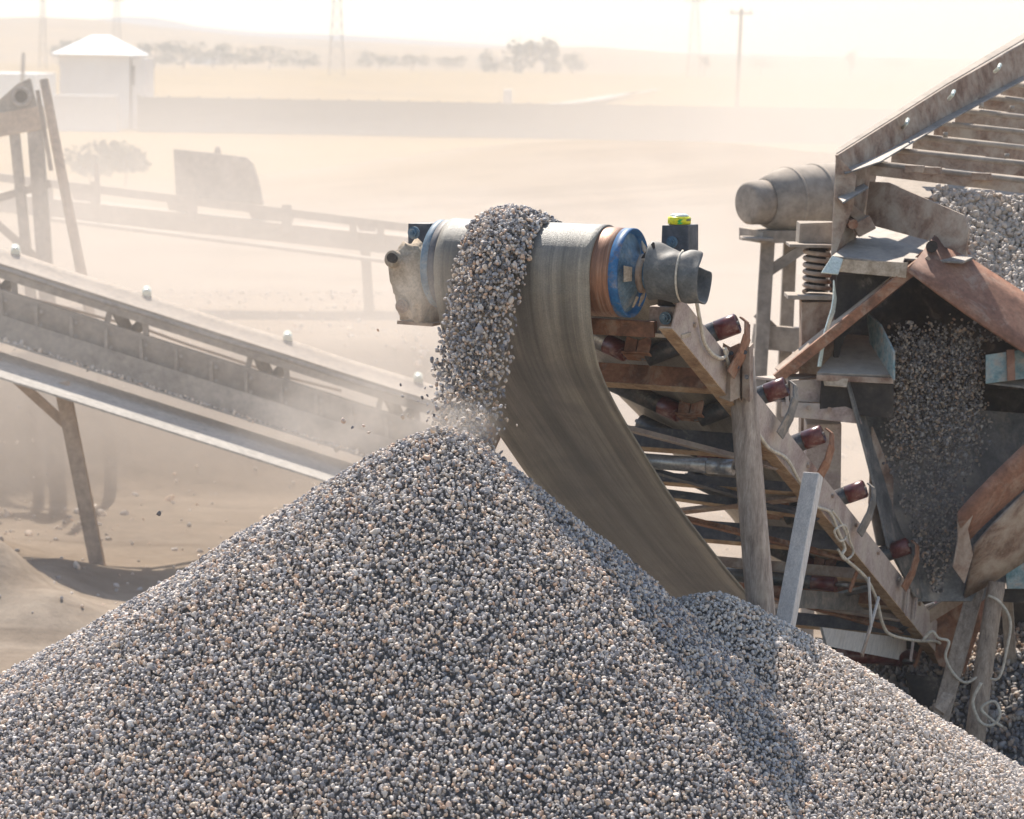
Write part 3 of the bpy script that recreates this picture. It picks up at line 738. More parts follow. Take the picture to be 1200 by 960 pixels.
# lower belt guard sheets near the tail
mb = MB(); mb.plate([CL(962, 735, -0.1), CL(1060, 748, 0.0), CL(1062, 775, 0.0), CL(968, 757, -0.1)], 0.02); obj('guard_plate', mb, M['paleplank'], conv)
mb = MB(); mb.plate([CL(925, 690, -0.2), CL(1010, 697, -0.1), CL(1010, 716, -0.1), CL(925, 712, -0.2)], 0.02); obj('guard_plate', mb, M['greysteel'], conv)
mb = MB(); mb.tube(CL(985, 768, -0.25), CL(1068, 770, 0.02), 0.055, 24); tail = obj('tail_roller', mb, M['rollred'], conv)
mb = MB(); mb.tube(CL(1010, 812, -0.3), CL(1100, 845, 0.1), 0.16, 30); obj('tail_drum', mb, M['dustrust'], conv)

# drum bearings: channel block with two bolts, boss, feet
def hexbolt(c, axis, r, mat, parent, world=False, name='bolt'):
    mb = MB(); a = Vector(axis).normalized(); c = Vector(c)
    mb.tube(c - a * 0.004, c + a * 0.005, r * 1.45, 20); mb.tube(c + a * 0.005, c + a * 0.022, r, 6, smooth=False); mb.tube(c + a * 0.022, c + a * 0.034, r * 0.45, 10)
    return obj(name, mb, mat, parent, world=world)
def world_box(mb, pc, w_, d_, h_, yaw=AZ):
    mb.box(pc, (w_, d_, h_), Matrix.Rotation(-yaw, 3, 'Z')); return mb
def loc_of(p): return conv.matrix_basis @ Vector(p)
fdir = -CH                                     # horizontal direction facing the camera
# near end
rb_c = P(790, 283, 15.95); 
mb = MB(); world_box(mb, rb_c + CH * 0.09, 0.155, 0.16, 0.175); mb.jag(0.004, 3)
tbx = obj('bearing_block', mb, M['darksteel'], conv, world=True, bevel=0.006)
hexbolt(rb_c + fdir * 0.0 - CU * 0.012 - Vector((0, 0, 0.004)), fdir, 0.022, M['bluedisc'], conv, True)
mb = MB(); world_box(mb, P(776, 372, 15.98) + CH * 0.05, 0.155, 0.10, 0.115); 
obj('bearing_foot', mb, M['stringer'], conv, world=True, bevel=0.008)
mb = MB(); world_box(mb, P(779, 346, 15.97) + CH * 0.08, 0.11, 0.10, 0.15); obj('bearing_web', mb, M['blacksteel'], conv, world=True, bevel=0.01)
hexbolt(P(780, 373, 15.93), fdir, 0.024, M['bluedisc'], conv, True)
mb = MB(); world_box(mb, P(779, 393, 15.95) + CH * 0.06, 0.21, 0.14, 0.022); mb.jag(0.003, 8)
obj('base_plate', mb, M['cake'], conv, world=True, bevel=0.003)
mb = MB(); mb.tube((0.05, 0, 0), (0.24, 0, 0), 0.085, 28); obj('bearing_boss', mb, M['bluedisc'], conv, bevel=0.004)
# top beam between drum and stringer (dark rusty box under the drum)
mb = MB(); mb.beam(P(690, 382, 16.1), P(768, 386, 15.96), 0.06, 0.085); obj('head_beam', mb, M['rust'], conv, world=True, bevel=0.003)
# rubber sheet wrapped round the bearing
rowsA = []
axp0 = P(764, 318, 15.72); axp1 = P(826, 327, 15.62); ax = (axp1 - axp0)
upv = Vector((0, 0, 1)); fr = ax.normalized().cross(upv).normalized()
if fr.y > 0: fr = -fr
mbr = MB()
for i in range(15):
    t = i / 14; c = axp0 + ax * t; row = []
    pinch = 1 - 0.10 * math.exp(-((t - 0.60) / 0.07) ** 2)
    for k in range(22):
        a = R_(80 - k * 13.2)
        rr2 = (0.163 - 0.018 * t) * pinch * (1 + 0.035 * math.sin(a * 2 + t * 3)) * (1.06 if k == 0 else 1)
        row.append(c + upv * (math.sin(a) * rr2 * 0.92) + fr * (math.cos(a) * rr2 * 0.9) + Vector((0, 0, 0.01 * math.sin(k + t * 9))))
    rowsA.append(row)
mbr.grid(rowsA); sleeve = empty('rubber_sleeve', axp0, 'grey rubber sheet wrapped and tied round the drum bearing at the near end', 'rubber cover')
obj('sheet', mbr, M['rubber'], sleeve, world=True, solid=0.012, fix=False, subd=1)
mb = MB(); ring = []
for k in range(23):
    a = R_(80 - k * 13.2); c = axp0 + ax * 0.60; rr2 = 0.160 * 0.92
    ring.append(c + upv * (math.sin(a) * rr2 * 0.92) + fr * (math.cos(a) * rr2 * 0.93))
mb.sweep(ring, 0.006, 6); obj('tie_wire', mb, M['cable'], sleeve, world=True)
mb = MB(); mb.plate([P(752, 303, 15.7), P(766, 284, 15.62), P(768, 300, 15.6), P(762, 318, 15.6), P(756, 306, 15.65)], 0.012); obj('torn_flap', mb, M['blacksteel'], sleeve, world=True)

# far-left end, caked in dust
mb = MB(); world_box(mb, P(491, 276, 16.35) + CH * 0.07, 0.13, 0.14, 0.13); mb.jag(0.004, 4); obj('bearing_block', mb, M['darksteel'], conv, world=True, bevel=0.005)
hexbolt(P(485, 273, 16.24), fdir, 0.024, M['bluedisc'], conv, True)
mb = MB(); bmesh.ops.create_icosphere(mb.bm, subdivisions=4, radius=1)
c0 = P(487, 330, 16.32)
for v in mb.bm.verts:
    p = v.co.copy(); q = p.normalized()
    yy = q.z
    q = Vector([math.copysign(abs(c_) ** 0.55, c_) for c_ in q])
    r_x = 0.118 + 0.03 * math.sin(3 * yy + 1); n_ = float(fbm(q.x * 3 + 5, q.z * 3 + q.y * 2, 4)) * 0.5 + float(fbm(q.x * 9 + 5, q.z * 9 + q.y * 7, 8)) * 0.22
    v.co = c0 + CU * (q.x * r_x * 0.9 * (1 + n_ * 0.7)) + CH * (q.y * 0.10 * (1 + n_)) + Vector((0, 0, q.z * 0.205 * (1 + n_)))
for f in mb.bm.faces: f.smooth = True
obj('dust_caked_housing', mb, M['cake'], conv, world=True)
mb = MB(); mb.tube(P(463, 304, 16.26) , P(484, 309, 16.34), 0.055, 24); mb.tube(P(458, 303, 16.22), P(466, 305, 16.27), 0.048, 24); obj('axle_cap', mb, M['cake'], conv, world=True, bevel=0.008)
mb = MB(); mb.tube(P(458.5, 302, 16.15), P(461, 303, 16.2), 0.026, 18); obj('grease_port', mb, M['blacksteel'], conv, world=True)
mb = MB(); world_box(mb, P(488, 366, 16.4) + CH * 0.04, 0.20, 0.12, 0.12); mb.jag(0.006, 6); obj('bearing_foot', mb, M['cake'], conv, world=True, bevel=0.012)
mb = MB(); world_box(mb, P(489, 379, 16.36) + CH * 0.04, 0.22, 0.15, 0.02); mb.jag(0.004, 5); obj('base_plate', mb, M['dustrust'], conv, world=True, bevel=0.003)
hexbolt(P(471, 359, 16.24), fdir, 0.026, M['dustrust'], conv, True)
mb = MB(); mb.plate([P(497, 300, 16.1), P(506, 286, 16.1), P(506, 340, 16.12), P(500, 345, 16.1)], 0.012); obj('scraper_strip', mb, M['bluepaint'], conv, world=True)
mb = MB(); mb.beam(P(500, 372, 16.5), P(690, 384, 16.12), 0.05, 0.07); obj('head_beam', mb, M['rust'], conv, world=True)

# gravel riding over the drum and falling
def stream(n):
    pts = []
    for k in range(n):
        u = rng.normal(-0.685, 0.11)
        if abs(u + 0.685) > 0.205: u = -0.685 + rng.uniform(-0.20, 0.20)
        e = 1 - ((u + 0.685) / 0.235) ** 2
        hgt = rng.uniform(0.0, 1.0) * 0.080 * max(e, 0.12)
        s = rng.uniform(-1.1, 1.0)
        if s < 0:        # riding on the belt before the drum
            y = -s; f = float(sstep(0, 1.0, y))
            pts.append(Vector(DC) + CU * u + CD * y + CN * (DR + 0.03 + hgt * (1 - 0.3 * f) - 0.06 * f)); continue
        # ballistic part, more stones early
        rr = DR + 0.02 + hgt
        th0 = R_(22)
        v0 = 1.34 * rr / (DR + 0.05)
        tt = s * 0.62
        ta = th0 * rr / v0
        if tt < ta:
            a = th0 * tt / ta - INC * 0
            hh = -rr * math.sin(a); z = rr * math.cos(a)
        else:
            t = tt - ta + 0.0
            vh = v0 * math.cos(th0) * (1 + rng.normal(0, 0.03)); vz = -v0 * math.sin(th0)
            hh = -rr * math.sin(th0) - vh * t; z = rr * math.cos(th0) + vz * t - 4.9 * t * t
            hh += rng.normal(0, 0.055 * t); z += rng.normal(0, 0.05 * t)
            u += rng.normal(0.0, 0.035 * t) - 0.03 * t
        p = Vector(DC) + CU * u + CH * hh + Vector((0, 0, z))
        if p.z > float(z1(p.x, p.y)) - 0.02: pts.append(p)
    return pts
sp = stream(17500)
# strays
for k in range(70):
    q = P(rng.normal(530, 26), rng.uniform(420, 505), 15.1 + rng.uniform(-0.25, 0.25)); sp.append(q)
for px_, py_ in ((443, 387), (471, 487), (402, 493), (413, 501), (426, 499), (432, 507), (472, 489), (245, 643), (233, 652), (186, 602), (498, 455), (490, 470)):
    sp.append(P(px_, py_, 15.1))
tag(stones_object('falling_gravel', [tuple(p) for p in sp], 0.0215, 'stone'), 'dense stream of gravel tipping over the drum and falling to the cone', 'gravel')

# the tin on the bearing block
tin_p = Vector((rb_c + CH * 0.07).to_tuple()); tin_p.z = rb_c.z + 0.0885
tin = empty('tin', tin_p, 'small yellow tin with a green mark lying on the bearing block', 'tin')
mb = MB(); mb.lathe(tin_p + Vector((0, 0, 0)), (0, 0, 1), [(0, 0.055), (0.003, 0.062), (0.035, 0.063), (0.040, 0.058), (0.043, 0.052)], 36); obj('can_body', mb, M['yellow'], tin, world=True)
mb = MB(); mb.lathe(tin_p + Vector((0, 0, 0.043)), (0, 0, 1), [(0, 0.052), (0.006, 0.050), (0.013, 0.036), (0.015, 0.01)], 36); obj('lid', mb, M['tinlid'], tin, world=True)
def on_tin(az, z, r=0.0645): return tin_p + Vector((math.sin(R_(az)) * r, -math.cos(R_(az)) * r, z))
mb = MB()
for pts in ([(-14, 0.004), (6, 0.003), (16, 0.012), (2, 0.014), (-6, 0.012)], [(-6, 0.012), (2, 0.014), (10, 0.026), (18, 0.030), (-2, 0.031), (-12, 0.018)]):
    mb.faces([on_tin(a, z) for a, z in pts], [tuple(range(len(pts)))])
obj('green_leaf_mark', mb, M['green'], tin, world=True, fix=False)
mb = MB()
for k in range(5):
    a = 34 + k * 7; mb.faces([on_tin(a, 0.021), on_tin(a + 4.5, 0.021), on_tin(a + 4.5, 0.031), on_tin(a, 0.031)], [(0, 1, 2, 3)])
obj('small_lettering', mb, M['inkblack'], tin, world=True, fix=False)

# cable along the near stringer
cp = [(816, 352), (822, 385), (826, 403), (836, 416), (846, 420), (852, 414), (849, 409), (853, 424), (870, 478), (890, 510), (902, 526), (922, 538), (938, 566), (955, 592), (972, 600), (982, 622), (990, 642), (988, 652), (1010, 672), (1020, 686), (1028, 705), (1034, 730), (1044, 744), (1075, 751), (1098, 752), (1110, 764), (1122, 782), (1138, 796), (1165, 797)]
cab = [CW(x, y, 0.245) for x, y in cp]
def smooth_pts(pts, n=5):
    return [Vector(q) for q in catmull([tuple(p) for p in pts], n)]
mb = MB(); mb.sweep(smooth_pts(cab), 0.011, 8)
tag(obj('cable', mb, M['cable']), 'dusty pale cable strung along the near channel of the main conveyor', 'cable')
cp = [(975, 598), (985, 612), (992, 628), (984, 634), (978, 622), (990, 616), (996, 634), (1000, 648), (990, 656), (982, 644)]
mb = MB(); mb.sweep(smooth_pts([CW(x, y, 0.25) for x, y in cp]), 0.008, 7)
tag(obj('cable', mb, M['cable']), 'short tangled loop of cable halfway down the near conveyor channel', 'cable')
cp = [(1080, 752), (1092, 740), (1100, 748), (1112, 752), (1108, 770), (1118, 790), (1132, 800), (1150, 792), (1170, 795), (1180, 760), (1184, 728), (1172, 706), (1158, 698)]
mb = MB(); mb.sweep(smooth_pts([P(x, y, 20.2) for x, y in cp]), 0.010, 8)
tag(obj('cable', mb, M['cable']), 'pale cable looping round the top of the upright timber post', 'cable')
cp = [(1150, 800), (1140, 822), (1148, 845), (1162, 850), (1172, 838), (1165, 822), (1150, 830), (1160, 842), (1175, 852)]
mb = MB(); mb.sweep(smooth_pts([P(x, y, 20.0) for x, y in cp]), 0.011, 7)
tag(obj('cable', mb, M['cable']), 'frayed coil of cable hanging low on the upright timber post', 'cable')
for k, (a, b) in enumerate((((1018, 677), (1021, 735)), ((1030, 700), (1018, 742)), ((1020, 735), (1010, 768)))):
    mb = MB(); mb.beam(CW(*a, 0.27), CW(*b, 0.27), 0.022 if k != 2 else 0.04, 0.012, CU)
    obj('hanging_bar', mb, M['paleplank'] if k != 2 else M['dustrust'], conv, world=True) if False else tag(obj('steel_bar', mb, M['paleplank'] if k != 2 else M['dustrust']),
        ('thin pale bar hanging down in front of the lower conveyor channel', 'thin slanted bar crossing behind the pale hanging bar', 'short rusty flat bar below the pale hanging bar')[k], 'bar')
for px_, py0, py1 in ((1065, 690, 722), (1075, 690, 727), (1070, 752, 775), (1108, 790, 822)):
    mb = MB(); mb.beam(CL(px_, py0, 0.25), CL(px_ - 3, py1, 0.25), 0.035, 0.01, (1, 0, 0)); obj('weld_strap', mb, M['stringer'], conv)

# ---------------------------------------------------------------- posts
def log(name, p0, p1, r0, r1, mat, label, seed=0, seg=18, cat='post'):
    p0 = Vector(p0); p1 = Vector(p1); mb = MB(); n = 14; rows = []
    a, sd_, u, L = mb.frame(p0, p1, (0, 1, 0.1))
    for i in range(n + 1):
        t = i / n; c = p0 + (p1 - p0) * t + sd_ * 0.012 * math.sin(t * 5 + seed) ; r = r0 + (r1 - r0) * t
        rows.append([c + (sd_ * math.cos(2 * math.pi * k / seg) + u * math.sin(2 * math.pi * k / seg)) * r * (1 + 0.10 * float(fbm(k * 0.5 + seed, t * 6, seed))) for k in range(seg)] )
    vs = [p for r in rows for p in r]; fs = [(i * seg + k, i * seg + (k + 1) % seg, (i + 1) * seg + (k + 1) % seg, (i + 1) * seg + k) for i in range(n) for k in range(seg)]
    v, _ = mb.faces(vs, fs, True); mb.bm.faces.new([v[k] for k in range(seg)]); mb.bm.faces.new([v[n * seg + k] for k in range(seg)][::-1])
    return tag(obj(name, mb, mat), label, cat)
def to_ground(a, b, z=0.0):
    "extend the line a-b down to height z"
    a = Vector(a); b = Vector(b); t = (z - a.z) / (b.z - a.z); return a + (b - a) * t
pa, pb = P(871, 418, 16.75), P(891, 715, 16.9)
log('pole', to_ground(pa, pb, 0.3), pa, 0.092, 0.074, M['logpole'], 'round dusty upright pole standing against the near side of the main conveyor', 3)
# folded steel sleeve at its head
slv = empty('steel_clamp', P(868, 440, 16.62), 'dark folded steel clamp bolted round the head of the round pole', 'clamp')
mb = MB()
rr = []
for i, yy in enumerate((404, 420, 440, 468)):
    rr.append([P(x + (0 if i < 3 else 4 * math.sin(k * 2)), yy + (4 * (k % 2) if i == 0 else 0) + (3 * math.sin(k * 3) if i == 3 else 0), d) for k, (x, d) in enumerate(((847 - i * 2, 16.62), (856, 16.56), (866, 16.60), (868, 16.66), (870, 16.60), (878, 16.58), (881, 16.72)))][: (5 if i == 3 else 7)] if False else
              [P(x, yy + (5 * (k % 2) - 2 if i in (0, 3) else 0), d) for k, (x, d) in enumerate(((848 - i * 1.5, 16.64), (856, 16.58), (866, 16.62), (869, 16.66), (871, 16.60), (878, 16.58), (882, 16.72)))])
mb.grid(rr, False); obj('sleeve', mb, M['dustrust'], slv, world=True, solid=0.009, fix=False)
for px_, py_ in ((857, 414), (873, 413), (864, 430), (875, 442)):
    mb = MB(); mb.tube(P(px_, py_, 16.60), P(px_, py_, 16.545), 0.013, 8); obj('bolt', mb, M['darksteel'], slv, world=True)
pa, pb = P(953, 556, 17.45), P(922, 722, 17.2)
mb = MB(); pg_ = to_ground(pa, pb, 0.4); mb.beam(pg_, pa, 0.10, 0.085, (0.45, 0.9, 0)); tag(obj('post', mb, M['paleplank'], bevel=0.006), 'pale square post leaning against the near channel, right of the round pole', 'post')
pa, pb = P(594, 470, 17.1), P(570, 520, 17.1)
log('pole', to_ground(pa, pb, 0.3), P(600, 455, 17.1), 0.07, 0.065, M['dustrust'], 'rusty round leg seen in the gap between hanging belt and gravel cone', 8)
# timber at the lower right
pa, pb = P(1160, 630, 20.6), P(1122, 770, 20.3)
mb = MB(); mb.beam(to_ground(pa, pb, 0.6), pa, 0.115, 0.06, (0.3, 1, 0)); mb.jag(0.004, 2); tag(obj('plank', mb, M['wood'], bevel=0.005), 'weathered leaning plank to the left of the upright timber post', 'plank')
pa, pb = P(1167, 682, 20.3), P(1144, 868, 20.2)
log('pole', to_ground(pa, pb, 0.2), pa, 0.078, 0.06, M['wood'], 'upright weathered timber post at the tail of the main conveyor', 5)
pa, pb = P(1180, 700, 20.9), P(1186, 800, 20.9)
mb = MB(); mb.beam(to_ground(pa, pb, 0.3), pa, 0.08, 0.05, (0.2, 1, 0)); tag(obj('plank', mb, M['wood'], bevel=0.004), 'grey upright plank at the right edge behind the timber post', 'plank')
pa, pb = P(1139, 690, 20.8), P(1078, 728, 20.7)
mb = MB(); mb.beam(pa, pb, 0.10, 0.03, (0, 1, 0.4)); tag(obj('plank', mb, M['dustrust'], bevel=0.003), 'rusty flat board lying slanted under the leaning plank', 'board')
mb = MB(); mb.plate([P(1104, 812, 19.9), P(1118, 815, 19.9), P(1106, 838, 19.8), P(1095, 830, 19.8)], 0.03); tag(obj('plank', mb, M['wood'], bevel=0.003), 'small broken board end beside the conveyor tail', 'board')

# ---------------------------------------------------------------- feed hopper at the tail of the conveyor
hop = empty('feed_hopper', P(1110, 760, 20.8), 'dark rusty feed hopper box below the chute at the conveyor tail', 'hopper')
def pl(name, pts, t, mat, parent, bevel=0.003, label=None):
    w3 = np.array([P(*q)[:] for q in pts]); c = w3.mean(0); nrm = np.linalg.svd(w3 - c)[2][2]; out = []
    for q, p in zip(pts, w3):
        d = np.array((FW + RT * ((q[0] - 600) / F) + UP * ((480 - q[1]) / F))[:]); cp_ = np.array(CAMPOS[:]); k = np.dot(c - cp_, nrm) / np.dot(d, nrm)
        out.append(Vector(cp_ + d * k) if abs(k - q[2]) < 0.35 else Vector(p))
    mb = MB(); mb.plate(out, t); return obj(name, mb, M[mat], parent, world=True, bevel=bevel, label=label)
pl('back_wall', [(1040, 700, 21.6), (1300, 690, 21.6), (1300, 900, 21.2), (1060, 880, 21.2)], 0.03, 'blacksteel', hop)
pl('side_plate', [(1078, 728, 20.9), (1136, 695, 20.9), (1150, 730, 20.9), (1130, 790, 20.9), (1100, 780, 20.9)], 0.02, 'rust', hop)
pl('side_plate', [(1130, 700, 21.0), (1160, 690, 21.1), (1175, 720, 21.1), (1150, 745, 21.0)], 0.02, 'rustorange', hop)
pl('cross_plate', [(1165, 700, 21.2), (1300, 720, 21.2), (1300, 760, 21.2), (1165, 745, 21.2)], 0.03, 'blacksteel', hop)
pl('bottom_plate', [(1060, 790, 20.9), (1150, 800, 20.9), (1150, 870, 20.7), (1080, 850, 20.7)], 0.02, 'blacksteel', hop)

# ---------------------------------------------------------------- screening machine (upper right)
scr = empty('screening_machine', P(1010, 330, 20.5), 'dusty steel vibrating screen with a row of cross bars, upper right', 'machine')
# side channel, running up and away
mb = MB(); 
pl('side_plate', [(980, 182, 20.2), (1110, 100, 22.1), (1200, 50, 23.5), (1300, -10, 25.2), (1300, 60, 25.2), (1200, 92, 23.5), (1110, 140, 22.1), (1030, 186, 20.9), (1002, 206, 20.3), (984, 200, 20.2)], 0.02, 'dustrust', scr)
pl('top_flange', [(980, 181, 20.2), (1110, 99, 22.1), (1300, -12, 25.2), (1300, -20, 25.4), (1110, 93, 22.3), (980, 176, 20.4)], 0.012, 'hazysteel', scr)
pl('lower_flange', [(988, 200, 20.2), (1030, 183, 20.8), (1110, 136, 22.0), (1200, 88, 23.4), (1200, 94, 23.2), (1110, 143, 21.8), (1032, 190, 20.6), (990, 204, 20.05)], 0.012, 'greysteel', scr)
for (a, b) in (((1064, 140), (1058, 150)), ((1118, 107), (1112, 116)), ((1172, 76), (1166, 84))):
    mb = MB(); mb.sweep([P(a[0], a[1], 21.2), P((a[0] + b[0]) / 2 + 1, (a[1] + b[1]) / 2, 21.1), P(b[0], b[1], 21.2)], 0.014, 7); obj('hook_bolt', mb, M['tinlid'], scr, world=True)
pl('end_plate', [(980, 182, 20.2), (1003, 206, 20.25), (1000, 240, 20.25), (978, 300, 20.2), (974, 300, 20.2)], 0.02, 'dustrust', scr)
pl('end_plate', [(984, 200, 20.25), (1028, 190, 20.8), (1024, 216, 20.8), (1012, 245, 20.7), (1000, 285, 20.5), (978, 300, 20.22)], 0.02, 'dustrust', scr)
pl('bracket_ledge', [(982, 232, 20.15), (1012, 216, 20.5), (1018, 220, 20.3), (988, 238, 19.98)], 0.015, 'greysteel', scr)
bars = [((1018, 191), (1300, 224), 20.6), ((1043, 176), (1300, 203), 21.1), ((1068, 160), (1300, 184), 21.6), ((1093, 144), (1300, 166), 22.1), ((1118, 129), (1300, 149), 22.6), ((1146, 113), (1300, 131), 23.1), ((1172, 97), (1300, 114), 23.6), ((1196, 80), (1300, 96), 24.1)]
for (a, b, d) in bars:
    mb = MB(); p0, p1 = P(a[0] + 2, a[1], d), P(b[0], b[1], d - 0.4); sc_ = d / 3500
    mb.tube(p0, p1, 3.6 * sc_, 14)
    bo = obj('cross_bar', mb, M['hazysteel'], scr, world=True)
    mb = MB(); dz = UP * (-8.0 * sc_); mb.beam(p0 + dz, p1 + dz, 0.02, 12.5 * sc_, UP); obj('bar_web', mb, M['dustrust'], bo, world=True)
for k, (x, y) in enumerate(((1072, 193), (1092, 195), (1150, 202))):
    mb = MB(); c = P(x, y + 5, 20.35); mb.box(c, (0.13, 0.05, 0.05), Matrix.Rotation(-AZ, 3, 'Z')); obj('clamp_block', mb, M['dustrust'], scr, world=True, bevel=0.006)
for (x, y, d) in ((1150, 127, 22.3), (1108, 161, 21.4), (1186, 130, 22.2), (1180, 186, 20.8)):
    mb = MB(); mb.tube(P(x, y, d), P(x, y - 6, d), 0.018, 8); obj('nut', mb, M['hazysteel'], scr, world=True)
# deck below the bars
pl('deck', [(1020, 225, 21.2), (1300, 262, 20.6), (1300, 20, 26.5), (1180, 60, 26.0)], 0.03, 'hazysteel', scr)
# slanting plate beside the gravel
pl('lip_plate', [(1020, 213, 20.65), (1042, 214, 20.5), (1130, 252, 20.0), (1136, 268, 19.97), (1133, 300, 19.95), (1088, 282, 20.22), (1014, 262, 20.65)], 0.02, 'dustrust', scr)
pl('shelf', [(975, 301, 20.1), (1006, 276, 20.7), (1040, 262, 20.9), (1142, 302, 20.2), (1128, 308, 19.9), (1060, 304, 19.9), (1058, 310, 19.85)], 0.015, 'greysteel', scr)
pl('shelf_front', [(975, 302, 20.05), (1064, 308, 19.85), (1062, 326, 19.86), (978, 318, 20.05)], 0.015, 'cake', scr)
pl('bent_tab', [(975, 300, 20.0), (988, 304, 20.0), (982, 322, 19.95), (962, 320, 19.9)], 0.012, 'tinlid', scr)
mb = MB(); mb.box(P(1004, 252, 20.4), (0.16, 0.12, 0.07), Matrix.Rotation(0.7, 3, 'Y')); obj('bracket', mb, M['dustrust'], scr, world=True, bevel=0.006)
mb = MB(); mb.box(P(1012, 265, 20.35), (0.13, 0.10, 0.10), Matrix.Rotation(-0.5, 3, 'Y')); obj('bracket', mb, M['dustrust'], scr, world=True, bevel=0.006)
mb = MB(); mb.tube(P(996, 262, 20.3), P(1000, 263, 20.2), 0.035, 8, smooth=False); obj('nut', mb, M['rust'], scr, world=True)
# spring support
mb = MB(); mb.box(P(956, 272, 20.6), (0.24, 0.2, 0.14)); mb.jag(0.008, 3); obj('spring_box', mb, M['hazysteel'], scr, world=True, bevel=0.004)
mb = MB(); mb.box(P(952, 287, 20.5), (0.34, 0.3, 0.022)); obj('spring_seat', mb, M['hazysteel'], scr, world=True, bevel=0.004)
mb = MB(); top = P(958, 291, 20.5); bot = P(957, 342, 20.5); hs = []
for k in range(150):
    t = k / 149; q = t * 2 * math.pi * 6.5; c = top + (bot - top) * t; hs.append(c + Vector((math.cos(q) * 0.085, math.sin(q) * 0.085, 0)))
mb.sweep(hs, 0.016, 8); obj('coil_spring', mb, M['dustrust'], scr, world=True)
mb = MB(); mb.tube(top, bot, 0.06, 16); obj('spring_core', mb, M['blacksteel'], scr, world=True)
mb = MB(); mb.box(P(950, 347, 20.5), (0.34, 0.3, 0.03)); obj('spring_seat', mb, M['hazysteel'], scr, world=True, bevel=0.004)
mb = MB(); mb.beam(P(957, 351, 20.5), P(955, 640, 20.9), 0.22, 0.2, (0, 1, 0)); obj('spring_column', mb, M['dustrust'], scr, world=True)

# gravel on the screen
pts = []
for k in range(8500):
    a, b = rng.uniform(0, 1), rng.uniform(0, 1)
    p = P(1040 + 240 * a, 212 + 150 * b + 30 * a, 20.9 - 0.9 * b)
    # piled slope: keep to the right of the lip plate
    if 1132 + (b - 0.3) * 20 > 1040 + 240 * a and b > 0.12 + 0.3 * a: continue
    if 1040 + 240 * a < 1095: continue
    pts.append(tuple(p + Vector((0, rng.uniform(-.04, .04), 0))))
base_b = [P(1090, 222, 21.1), P(1300, 250, 21.1), P(1300, 430, 20.2), P(1140, 350, 20.15)]
tag(stones_object('screened_gravel', pts, 0.043, 'stonetan', ([tuple(p) for p in base_b], [(0, 1, 2, 3)])), 'coarse pale gravel sliding off the screen at the right edge', 'gravel')

# ---------------------------------------------------------------- discharge chute with Λ hood
ch = empty('discharge_chute', P(1080, 560, 20.3), 'rusty steel discharge chute with a peaked hood under the screen', 'chute')
mb = MB()
rws = []
for t in np.linspace(0, 1, 9):
    top_ = P(1094 + (1330 - 1094) * t, 277 + (437 - 277) * t - 5 * math.sin(t * 2.6), 20.15)
    bo_ = P(1064 + (1330 - 1064) * t, 317 + (503 - 317) * t + 3 * math.sin(t * 6), 19.75)
    rws.append([top_ + (bo_ - top_) * s_ + Vector((0, -0.015 * math.sin(s_ * math.pi), 0)) for s_ in (0, 0.25, 0.5, 0.75, 1)])
mb.grid(rws); obj('hood_plate', mb, M['rustorange'], ch, world=True, solid=0.022, fix=False, label='orange rusty right plate of the peaked hood')
mb = MB(); mb.prof(P(1080, 307, 19.9), P(910, 444, 19.9), [(-0.02, -0.035), (0.02, -0.035), (0.02, 0.035), (-0.02, 0.035)], (0, 0, 1)); obj('hood_edge', mb, M['rust'], ch, world=True, bevel=0.003)
mb = MB(); mb.beam(P(1083, 300, 20.05), P(914, 436, 20.05), 0.3, 0.03, (0, 0, 1)); obj('hood_plate', mb, M['dustrust'], ch, world=True)
mb = MB(); mb.tube(P(1092, 289, 20.0) , P(1092, 289, 19.955), 0.04, 16); obj('plug', mb, M['blacksteel'], ch, world=True)
# unseen roof sheets added to darken the interior, then interior walls
pl('shade_roof', [(1094, 279, 20.15), (1330, 440, 20.15), (1330, 470, 21.6), (1094, 306, 21.6)], 0.015, 'rust', ch)
pl('shade_roof', [(1090, 288, 20.1), (914, 438, 20.1), (914, 452, 21.6), (1090, 306, 21.6)], 0.015, 'rust', ch)
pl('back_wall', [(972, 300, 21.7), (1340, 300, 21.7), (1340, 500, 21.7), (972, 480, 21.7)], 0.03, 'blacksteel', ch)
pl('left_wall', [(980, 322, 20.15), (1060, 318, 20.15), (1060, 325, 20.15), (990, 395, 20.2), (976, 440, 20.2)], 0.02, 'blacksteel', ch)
pl('inner_shelf', [(957, 438, 19.85), (1047, 441, 19.9), (1022, 395, 20.7), (985, 392, 20.7), (972, 420, 20.2)], 0.015, 'hazysteel', ch)
pl('shelf_lip', [(957, 439, 19.82), (1047, 443, 19.88), (1047, 450, 19.88), (957, 446, 19.82)], 0.012, 'dustrust', ch)
pl('wavy_edge', [(977, 328, 20.0), (980, 350, 20.0), (978, 366, 20.0), (968, 392, 19.95), (965, 410, 19.9), (962, 430, 19.9), (958, 430, 19.9), (962, 405, 19.9), (966, 388, 19.95), (974, 362, 20.0), (976, 350, 20.0)], 0.012, 'tinlid', ch)
pl('fin', [(1016, 366, 20.4), (1032, 380, 20.1), (1048, 412, 19.8), (1048, 446, 19.8), (1020, 402, 20.3)], 0.015, 'turquoise', ch, label='turquoise painted fin with chipped paint left of the falling gravel')
pl('fin', [(1155, 416, 19.9), (1320, 392, 19.9), (1320, 428, 19.9), (1155, 450, 19.9)], 0.015, 'turquoise', ch, label='turquoise painted plate right of the falling gravel')
mb = MB(); mb.beam(P(1184, 410, 19.86), P(1185, 446, 19.86), 0.05, 0.03, (0, 1, 0)); obj('rib', mb, M['rustorange'], ch, world=True)
pl('right_shelf', [(1155, 449, 19.85), (1185, 432, 20.3), (1330, 420, 20.3), (1330, 470, 19.8)], 0.015, 'greysteel', ch)
